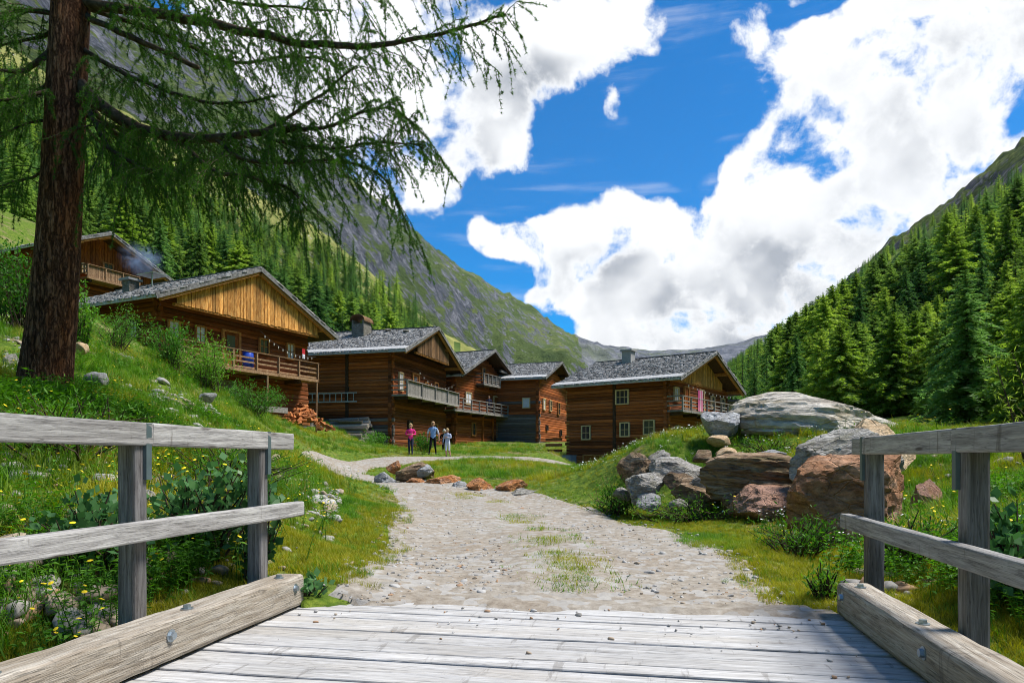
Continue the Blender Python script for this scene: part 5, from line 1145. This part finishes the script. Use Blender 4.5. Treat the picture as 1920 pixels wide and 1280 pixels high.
def gnd(px, d):
    x = (px-HX)/F*d; return (x, d, H1(x, d))
bush('leafy_bush', 'bright green bush left of the larch trunk at the picture edge', gnd(38, 17), 1.0, 2.3, .10, 3600, 60, 1)
bush('leafy_bush', 'slim light green bush just right of the larch trunk', gnd(152, 16), .35, 1.7, .09, 1100, 24, 2)
bush('leafy_bush', 'young green shrub on the slope under the golden house eave', gnd(215, 22), 1.1, 1.4, .10, 2000, 40, 3, wide=.25)
bush('leafy_bush', 'leafy bush before the left windows of the golden-gabled house', gnd(318, 25), 1.1, 1.75, .11, 2600, 46, 4, wide=.35)
bush('leafy_bush', 'biggest round bush in front of the balcony floor', gnd(388, 25.5), 1.25, 2.0, .10, 4200, 70, 5, wide=.35)
bush('leafy_bush', 'bush at the foot of the slope left of the firewood heap', gnd(476, 27), 1.25, 1.35, .11, 3000, 50, 6, wide=.3)
bush('leafy_bush', 'low dark green weeds beside the man on the track', gnd(795, 40), .9, 1.1, .12, 1300, 30, 7)
bush('leafy_bush', 'low bush at the stone corner below the log stack', gnd(700, 44), 1.0, 1.1, .13, 1200, 26, 8)
bush('leafy_bush', 'dark green plants growing under the huge flat boulder', gnd(1440, 13.6), .9, .35, .06, 1100, 40, 9, 'herb', .25)
bush('leafy_bush', 'weeds with yellow heads before the big red boulder', gnd(1500, 7.4), .55, .45, .06, 1500, 50, 10, 'herb', .25)
bush('leafy_bush', 'dark grassy weeds at the mound foot beside the track', gnd(1300, 11.2), 1.1, .4, .06, 1500, 60, 12, 'herb', .22)
bush('leafy_bush', 'rank green weeds at the left end of the mound', gnd(1150, 13.2), .75, .6, .08, 1500, 50, 13, 'herb', .3)
bush('leafy_bush', 'tuft of weeds beside the end of the right kerb beam', gnd(1545, 5.0), .16, .28, .05, 500, 26, 14, 'herb', .25)
bush('leafy_bush', 'small broad-leaved weed at the end of the left kerb beam', gnd(585, 4.95), .14, .12, .08, 60, 9, 15, 'alder', .7)
bush('alder_shrub', 'dark round-leaved shrub behind the left railing, between its posts', gnd(380, 5.2), .62, .74, .075, 1000, 40, 16, 'alder', .75, 'shrub', .35)
bush('alder_shrub', 'dark leafy branch crossing the last left railing post', (*gnd(470, 5.05)[:2], .05), .16, .78, .075, 260, 14, 17, 'alder', .8, 'shrub', .2, fdir=(.12, -.1, .1))
bush('alder_shrub', 'leafy shrub low behind the left kerb beam near the grey post', gnd(190, 4.5), .45, .55, .07, 900, 30, 18, 'alder', .65, 'shrub', .3)
bush('alder_shrub', 'green shrub with pale leaves at the lower right picture edge', gnd(1895, 4.3), .34, .62, .085, 700, 24, 19, 'alder', .7, 'shrub', .3)
bush('alder_shrub', 'dark low shrub behind the right railing between its posts', gnd(1735, 5.4), .5, .42, .06, 1400, 50, 20, 'herb', .2, 'shrub', .35)
bush('leafy_bush', 'fern-like green clump behind the left railing', gnd(420, 7.5), .95, .7, .07, 2600, 70, 21, 'herb', .22)
bush('leafy_bush', 'dense green herb clump left of the nearest left railing post', gnd(120, 6.6), 1.0, .65, .07, 2600, 70, 22, 'herb', .22)
# larch sapling twigs hanging in at the right edge
bush('larch_sapling', 'light green larch sapling twigs reaching in at the right edge', gnd(1985, 6.0), .5, 1.75, .06, 1800, 16, 23, 'conifer_light', .12, 'sapling', fdir=(-.15, 0, 0))
# pile of bare ground debris omitted

# ------------------------------------------------------------------ the foreground larch
larch = empty('larch_tree', (at(84, 760, 10).x, 10, at(84, 760, 10).z), 0, 'tall old larch with thick brown trunk and drooping boughs on the left', 'tree'); LO = larch.location.copy()
cl = [(84, 800, .45), (85, 745, .375), (88, 690, .335), (97, 600, .305), (107, 480, .282), (115, 360, .268), (121, 240, .258), (127, 120, .25), (133, 0, .243), (140, -160, .23), (150, -500, .22), (160, -1000, .13), (165, -1500, .02)]
ks = catmull([(*at(a, b, 10), c) for a, b, c in cl], 22); n = 56; ang = np.linspace(0, 2*np.pi, n, endpoint=False)
V = []
for (x, y, z, r_) in ks:
    V.append(np.c_[x+r_*np.cos(ang), y+r_*np.sin(ang), np.full(n, z)])
V = np.array(V); kk = len(ks); ctr = ks[:, None, :3]; dv = V-ctr
Q3 = np.c_[np.tile(np.c_[np.cos(ang), np.sin(ang)]*2.6, (kk, 1)), np.repeat(ks[:, 2]*1.1, n)]
fur = fbm(Q3*np.array([2.2, 2.2, .9]), 5, .6, 81, True)*.055+fbm(Q3*.5, 3, .5, 82)*.05
flare = np.clip(1-(np.repeat(ks[:, 2], n)-LO.z)/.7, 0, 1)**2*(.10*np.cos(np.tile(ang, kk)*5+.6)+.06)
V = ctr+dv*(1+fur+flare).reshape(kk, n)[:, :, None]; V = V.reshape(-1, 3)-np.array(LO)
a, b = np.meshgrid(np.arange(kk-1), np.arange(n), indexing='ij'); fq = np.stack([a*n+b, a*n+(b+1) % n, (a+1)*n+(b+1) % n, (a+1)*n+b], -1).reshape(-1, 4)
link('trunk', np_mesh('trunk', V, fq, True), MATS['bark'], larch)
LIMBS = [  # (radius at base, at tip, side branches per metre, hang, points)
 (.075, .010, 5.5, .55, [(150, 5, 10), (260, 22, 9.8), (370, 38, 9.4), (480, 62, 9.1), (560, 80, 8.9), (650, 92, 8.7), (720, 86, 8.6), (800, 68, 8.5), (880, 45, 8.4), (942, 26, 8.35)]),
 (.105, .030, 5.5, .75, [(150, 160, 10), (185, 192, 9.9), (240, 232, 9.7), (320, 258, 9.5), (400, 258, 9.2), (490, 246, 9.0), (560, 240, 8.8)]),
 (.028, .006, 5.0, .40, [(490, 244, 9.0), (560, 205, 8.9), (620, 165, 8.8), (668, 122, 8.7)]),
 (.030, .006, 5.5, .45, [(500, 246, 9), (580, 243, 8.8), (650, 225, 8.7), (730, 208, 8.6), (785, 238, 8.5)]),
 (.026, .006, 5.5, .50, [(470, 244, 9.05), (540, 268, 8.9), (620, 275, 8.8), (720, 268, 8.7), (800, 272, 8.6)]),
 (.030, .006, 5.5, .60, [(400, 258, 9.2), (450, 295, 9.0), (540, 305, 8.8), (640, 300, 8.7), (720, 335, 8.6), (750, 390, 8.55)]),
 (.045, .030, .6, .3, [(160, 30, 10), (250, 72, 9.8), (340, 110, 9.7), (372, 124, 9.6)]),
 (.040, .008, 6.0, .5, [(160, 15, 10), (300, 60, 10.3), (430, 115, 10.6), (560, 105, 10.8), (640, 120, 10.9)]),
 (.055, .012, 5.0, .5, [(100, 88, 10), (70, 115, 9.9), (30, 132, 9.8), (-60, 120, 9.6)]),
 (.022, .008, 4.5, .5, [(82, 225, 10), (40, 235, 9.8), (-20, 258, 9.6)]),
 (.040, .010, 5.5, .55, [(115, 25, 10), (40, 22, 9.8), (-50, 40, 9.5)]),
 (.070, .010, 4.6, .6, [(150, -70, 10), (300, -85, 9.5), (450, -70, 9.1), (600, -55, 8.8), (720, -40, 8.6), (800, -42, 8.5)]),
 (.045, .010, 6.5, .75, [(160, 190, 10.1), (230, 262, 10.5), (300, 295, 10.9), (380, 305, 11.3), (460, 315, 11.6)]),
 (.040, .010, 6.5, .8, [(160, 200, 10), (215, 285, 9.7), (280, 318, 9.3), (345, 325, 9.0)]),
 (.034, .007, 6.5, .75, [(330, 262, 9.5), (400, 318, 9.3), (480, 335, 9.1), (540, 350, 9.0), (575, 395, 8.9)]),
 (.026, .008, 5.5, .6, [(95, 315, 10), (50, 335, 10.2), (-10, 350, 10.4)]),
 (.030, .008, 6.0, .75, [(120, 170, 10.2), (170, 250, 10.8), (230, 300, 11.2), (270, 330, 11.4)]),
 (.030, .008, 5.0, .6, [(110, 130, 10.2), (50, 190, 10.6), (-20, 220, 10.8)]),
 (.040, .010, 6.5, .5, [(110, 60, 10.1), (60, 72, 10.3), (-10, 88, 10.6)]), (.035, .008, 6.5, .5, [(105, 160, 9.9), (60, 178, 9.6), (0, 186, 9.3), (-60, 200, 9.1)]), (.035, .008, 6.0, .55, [(160, 95, 10), (260, 150, 9.6), (360, 186, 9.3), (450, 192, 9.1), (520, 180, 9.0)]), (.035, .008, 6.5, .6, [(155, 215, 10.1), (250, 250, 10.4), (360, 250, 10.6), (470, 280, 10.8), (540, 300, 10.9)]),
 (.045, .010, 5.0, .6, [(145, -30, 10.2), (330, -20, 10.6), (480, 10, 10.9), (620, 20, 11.1)])]
r0 = np.random.default_rng(5); tw = []; NP = []; ND = []
def curve(P, n):
    c = catmull(P, max(2, n//max(1, len(P)-1))); return c
for rb, rt, dens, hang, pts in LIMBS:
    P = np.array([at(*p) for p in pts]); c = curve(P, 40); c = c+np.c_[fbm(c*2.2, 3, .5, 91), fbm(c*2.2, 3, .5, 92), fbm(c*2.2, 3, .5, 93)]*.05
    rad_ = np.linspace(rb, rt, len(c)); m = MB(); m.tube(c-np.array(LO), rad_.tolist(), 9); m.build('bough', MATS['twig'], larch, True)
    seg = np.linalg.norm(np.diff(c, axis=0), axis=1); cum = np.r_[0, np.cumsum(seg)]; Ltot = cum[-1]
    nside = int(Ltot*dens*1.75)
    if dens > 1:
        nl = int(Ltot*70); jj_ = r0.integers(4, len(c), nl); rdv = norm(r0.normal(size=(nl, 3))); NP.append(c[jj_]+rdv*rad_[jj_][:, None]); ND.append(rdv)
    for q in range(nside):
        s = Ltot*(.05+.95*(q+r0.random())/nside); i = min(int(np.searchsorted(cum, s)), len(c)-1); p = c[i]; tdir = norm(c[min(i+1, len(c)-1)]-c[max(i-1, 0)])
        u = s/Ltot; side = norm(np.cross(tdir, [0, 0, 1])); sg = 1 if q % 2 else -1
        d0 = norm(tdir*r0.uniform(.25, .9)+side*sg*r0.uniform(.25, 1.0)+np.array([0, 0, r0.uniform(-.35, .30)])); ln = r0.uniform(.35, 1.25)*(1-.45*u)
        ns = 9; tt = np.linspace(0, 1, ns)[:, None]; b_ = p+d0*ln*tt+np.array([0, 0, -1])*ln*hang*r0.uniform(.25, .75)*tt**2+np.cumsum(r0.normal(0, .012, (ns, 3)), 0)
        tw.append((b_, .009*(1-.4*u), .003)); NP_src = [(b_, .8)]
        nh = int(ln*8.5)+1                                                   # hanging twigs
        for e in range(nh):
            v = .12+.88*(e+r0.random())/nh; j = v*(ns-1); j0 = min(int(j), ns-2); o = b_[j0]+(b_[j0+1]-b_[j0])*(j-j0)
            hl = r0.uniform(.10, .60)*(.50+.72*hang); dn = norm(np.array([r0.normal(0, .42), r0.normal(0, .42), -1.0])+d0*r0.uniform(0, 1.3)); n2 = 6; t2 = np.linspace(0, 1, n2)[:, None]
            h_ = o+dn*hl*t2+np.array([0, 0, -1])*hl*.15*t2**2+np.cumsum(r0.normal(0, .008, (n2, 3)), 0); tw.append((h_, .004, .0015)); NP_src.append((h_, 1.0))
        for cc, kd in NP_src:
            sg_ = np.linalg.norm(np.diff(cc, axis=0), axis=1); cm = np.r_[0, np.cumsum(sg_)]; nt2 = int(cm[-1]/.021*kd)+1; s2 = r0.uniform(.05, 1, nt2)*cm[-1]
            NP.append(np.c_[np.interp(s2, cm, cc[:, 0]), np.interp(s2, cm, cc[:, 1]), np.interp(s2, cm, cc[:, 2])]); ND.append(np.repeat(norm(cc[-1]-cc[0])[None], nt2, 0))
m = MB()
for c, ra, rb in tw: m.tube(c-np.array(LO), np.linspace(ra, rb, len(c)).tolist(), 3, 0, False)
o = m.build('twigs', MATS['twig'], larch); o['kind'] = 'stuff'
NP = np.concatenate(NP)-np.array(LO); ND = np.concatenate(ND); A = []; B = []; C = []
for k in range(7):
    n = len(NP); dr = norm(r0.normal(size=(n, 3))+ND*.55); L = r0.uniform(.024, .050, (n, 1)); s = norm(np.cross(dr, r0.normal(size=(n, 3))))*r0.uniform(.0028, .0050, (n, 1)); A.append(NP-s); B.append(NP+s); C.append(NP+dr*L)
o = link('needles', tri_soup('needles', np.concatenate(A), np.concatenate(B), np.concatenate(C), [MATS['larch_needle']]), None, larch); o['kind'] = 'stuff'
print('larch tufts', len(NP), 'trees', len(IND), len(REST))

# ------------------------------------------------------------------ people
def person(label, loc, hgt, yaw, J, col_map, extra):
    """J: joints in units of body height, x right, y back, z up; edges carry radius and cloth"""
    root = empty('person', loc, yaw, label, 'person'); names = list(J); me = bpy.data.meshes.new('body')
    E = [(a, b) for a, b, c in col_map]; me.from_pydata([Vector(J[n][:3])*hgt for n in names], [(names.index(a), names.index(b)) for a, b in E], [])
    o = bpy.data.objects.new('body_cage', me); col.objects.link(o); md = o.modifiers.new('skin', 'SKIN'); md.use_smooth_shade = True
    for i, n in enumerate(names): me.skin_vertices[0].data[i].radius = (J[n][3]*hgt, J[n][3]*hgt*(J[n][4] if len(J[n]) > 4 else 1)); me.skin_vertices[0].data[i].use_root = (n == 'pelvis')
    s = o.modifiers.new('sub', 'SUBSURF'); s.levels = 2; s.render_levels = 2
    dg = bpy.context.evaluated_depsgraph_get(); ev = o.evaluated_get(dg); bm_ = bpy.data.meshes.new_from_object(ev); bpy.data.objects.remove(o)
    mats = []; [mats.append(c) for a, b, c in col_map if c not in mats]; bm_.materials.clear()
    for c in mats: bm_.materials.append(MATS[c])
    S0 = np.array([Vector(J[a][:3])*hgt for a, b, c in col_map]); S1 = np.array([Vector(J[b][:3])*hgt for a, b, c in col_map]); rr = np.array([(J[a][3]+J[b][3])/2*hgt for a, b, c in col_map])
    for f in bm_.polygons:
        p = np.array(f.center); d = S1-S0; t = np.clip(((p-S0)*d).sum(1)/np.maximum((d*d).sum(1), 1e-9), 0, 1); f.material_index = mats.index(col_map[int(np.argmin(np.linalg.norm(S0+d*t[:, None]-p, axis=1)-rr*.6))][2]); f.use_smooth = True
    ob = link('body', bm_, None, root)
    fm = MB()                                                               # fingers
    for sd in ('l', 'r'):
        w_ = Vector(J['hand_'+sd][:3])*hgt; fd = (w_-Vector(J['wrist_'+sd][:3])*hgt).normalized(); cr = fd.cross(Vector((0, 1, .01))).normalized()
        for k in range(5):
            off = cr*(k-2)*.013*hgt/1.7; L = [.05, .075, .082, .076, .06][k]; b0 = w_+off; e1 = b0+fd*L*.55+cr*(k-2)*.004; fm.tube([b0, e1, e1+fd*L*.4+Vector((0, -.012, 0))], [.009, .008, .005], 5)
    fm.build('fingers', MATS['skin'], root)
    hd = Vector(J['head'][:3])*hgt; r_ = .062*hgt; m = MB()                     # face details
    for sx in (-1, 1): m.tube([hd+Vector((sx*.022*hgt, -.054*hgt, .004*hgt)), hd+Vector((sx*.022*hgt, -.058*hgt, .004*hgt))], [.007*hgt, .004*hgt], 6)
    m.build('eyes', MATS['boot'], root); m = MB(); m.tube([hd+Vector((0, -.052*hgt, .004*hgt)), hd+Vector((0, -.069*hgt, -.014*hgt)), hd+Vector((0, -.055*hgt, -.018*hgt))], [.005*hgt, .009*hgt, .006*hgt], 6); m.build('nose', MATS['skin'], root)
    m = MB(); m.box(hd+Vector((-.016*hgt, -.059*hgt, -.034*hgt)), hd+Vector((.016*hgt, -.050*hgt, -.029*hgt))); m.build('mouth', MATS['cloth_red'], root)
    extra(root, hgt, hd); return root
def hair(root, hgt, hd, mat, cap=False, long=False, brim=False):
    bm_ = bmesh.new(); bmesh.ops.create_icosphere(bm_, subdivisions=3, radius=1)
    for v in bm_.verts:
        c = v.co.copy(); fr = -c.y; k = 1.0
        if fr > .3 and c.z < .42: c.y = -.3; k = .86
        v.co = Vector((c.x*.062*k, c.y*.070*k+.004, max(c.z, -.55 if not long else -1.3)*.078*k+.012))*hgt
    for f in bm_.faces: f.smooth = True
    me = bpy.data.meshes.new('hair'); bm_.to_mesh(me); bm_.free(); o = link('cap' if cap else 'hair', me, MATS[mat], root); o.location = hd
    if brim: m = MB(); m.prism([(-.05*hgt, .028*hgt), (.05*hgt, .028*hgt), (.045*hgt, .036*hgt), (-.045*hgt, .036*hgt)], -.125*hgt, -.05*hgt); b = m.build('brim', MATS[mat], root); b.location = hd
def joints(arm_l, arm_r, leg_l, leg_r, sh=.115, hip=.05, waist=.075):
    """arm: elbow, wrist; leg: knee, ankle offsets"""
    J = {'pelvis': (0, 0, .52, .072, .72), 'waist': (0, 0, .61, waist, .72), 'chest': (0, 0, .73, .085, .72), 'neckb': (0, 0, .825, .04, .9), 'neck': (0, -.004, .858, .03), 'head': (0, -.012, .925, .052, 1.12), 'crown': (0, -.008, .965, .042, 1.1)}
    for s, sg, (el, wr, ha), (kn, an, to) in (('l', -1, arm_l, leg_l), ('r', 1, arm_r, leg_r)):
        J['shoulder_'+s] = (sg*sh*.93, 0, .80, .040); J['elbow_'+s] = (*el, .027); J['wrist_'+s] = (*wr, .018); J['hand_'+s] = (*ha, .021, .7)
        J['hip_'+s] = (sg*hip, 0, .49, .058); J['knee_'+s] = (*kn, .038); J['ankle_'+s] = (*an, .024); J['toe_'+s] = (*to, .020)
    return J
def cmap(top, sleeve, trous, shin, shoe, fore=None):
    m = [('pelvis', 'waist', top), ('waist', 'chest', top), ('chest', 'neckb', top), ('neckb', 'neck', 'skin'), ('neck', 'head', 'skin'), ('head', 'crown', 'skin')]
    for s in 'lr': m += [('chest', 'shoulder_'+s, top), ('shoulder_'+s, 'elbow_'+s, sleeve), ('elbow_'+s, 'wrist_'+s, fore or sleeve), ('wrist_'+s, 'hand_'+s, 'skin'), ('pelvis', 'hip_'+s, trous), ('hip_'+s, 'knee_'+s, trous), ('knee_'+s, 'ankle_'+s, shin), ('ankle_'+s, 'toe_'+s, shoe)]
    return m
def strap(root, hgt, mat):
    for sx in (-1, 1):
        m = MB(); m.tube([Vector(p)*hgt for p in ((sx*.055, .05, .80), (sx*.06, -.01, .845), (sx*.06, -.068, .78), (sx*.07, -.066, .66), (sx*.08, .03, .62))], .012*hgt, 5); m.build('strap', MATS[mat], root)
    m = MB(); bm_ = None; m.box((-.085*hgt, .06*hgt, .60*hgt), (.085*hgt, .14*hgt, .83*hgt)); o = m.build('backpack', MATS['cloth_navy'], root); bv = o.modifiers.new('b', 'BEVEL'); bv.width = .02; bv.segments = 2
def stand(px, d, dz=0): x = (px-HX)/F*d; return (x, d, H1(x, d)+.03+dz)
fc = lambda px, d: math.atan2((px-HX)/F, 1)*-1
walkA = joints(((-.155, .01, .66), (-.075, -.10, .65), (-.03, -.125, .655)), ((.155, .01, .66), (.075, -.10, .655), (.03, -.12, .66)), ((-.045, -.035, .27), (-.05, .03, .035), (-.05, -.045, .015)), ((.045, -.05, .275), (.05, -.07, .035), (.05, -.145, .02)))
person('walker in a bright pink jacket and dark leggings on the track', stand(770, 36.5), 1.68, 0.12, walkA, cmap('cloth_pink', 'cloth_pink', 'cloth_navy', 'cloth_navy', 'boot'), lambda r_, h, hd: hair(r_, h, hd, 'hair_blond', long=True))
walkB = joints(((-.165, .02, .645), (-.17, -.02, .50), (-.17, -.035, .455)), ((.165, .03, .645), (.175, .01, .50), (.178, 0, .455)), ((-.075, -.05, .27), (-.12, -.02, .035), (-.13, -.10, .015)), ((.06, .0, .27), (.085, .06, .035), (.09, -.015, .015)))
def exB(r_, h, hd): hair(r_, h, hd, 'cap_tan', True, brim=True); strap(r_, h, 'cloth_sky')
person('man in light blue shirt and black trousers wearing a tan cap', stand(812, 37.5), 1.80, .05, walkB, cmap('cloth_sky', 'cloth_white', 'cloth_black', 'cloth_black', 'boot', 'skin'), exB)
walkC = joints(((-.15, .02, .65), (-.16, -.02, .52), (-.16, -.035, .475)), ((.14, -.03, .66), (.05, -.11, .68), (.01, -.125, .685)), ((-.04, -.05, .27), (-.04, .02, .035), (-.04, -.06, .015)), ((.055, .01, .27), (.085, .07, .05), (.095, 0, .02)))
person('smaller walker in pale lilac top and white knee trousers', stand(839, 36.8), 1.53, -.25, walkC, cmap('cloth_lilac', 'cloth_lilac', 'cloth_white', 'skin', 'boot'), lambda r_, h, hd: hair(r_, h, hd, 'hair_blond'))
p = on(hD, 5.4, -.7, 5.17-1.9); p.z = 5.17
person('person in dark clothes standing on the rail gallery of the third house', tuple(p), 1.72, .3, walkB, cmap('cloth_navy', 'cloth_navy', 'cloth_black', 'cloth_black', 'boot'), lambda r_, h, hd: hair(r_, h, hd, 'hair_brown'))
person('grey-haired person in black standing in shade behind the man with the cap', stand(833, 47), 1.75, .1, walkA, cmap('cloth_black', 'cloth_black', 'cloth_black', 'cloth_black', 'boot'), lambda r_, h, hd: hair(r_, h, hd, 'white_paint'))
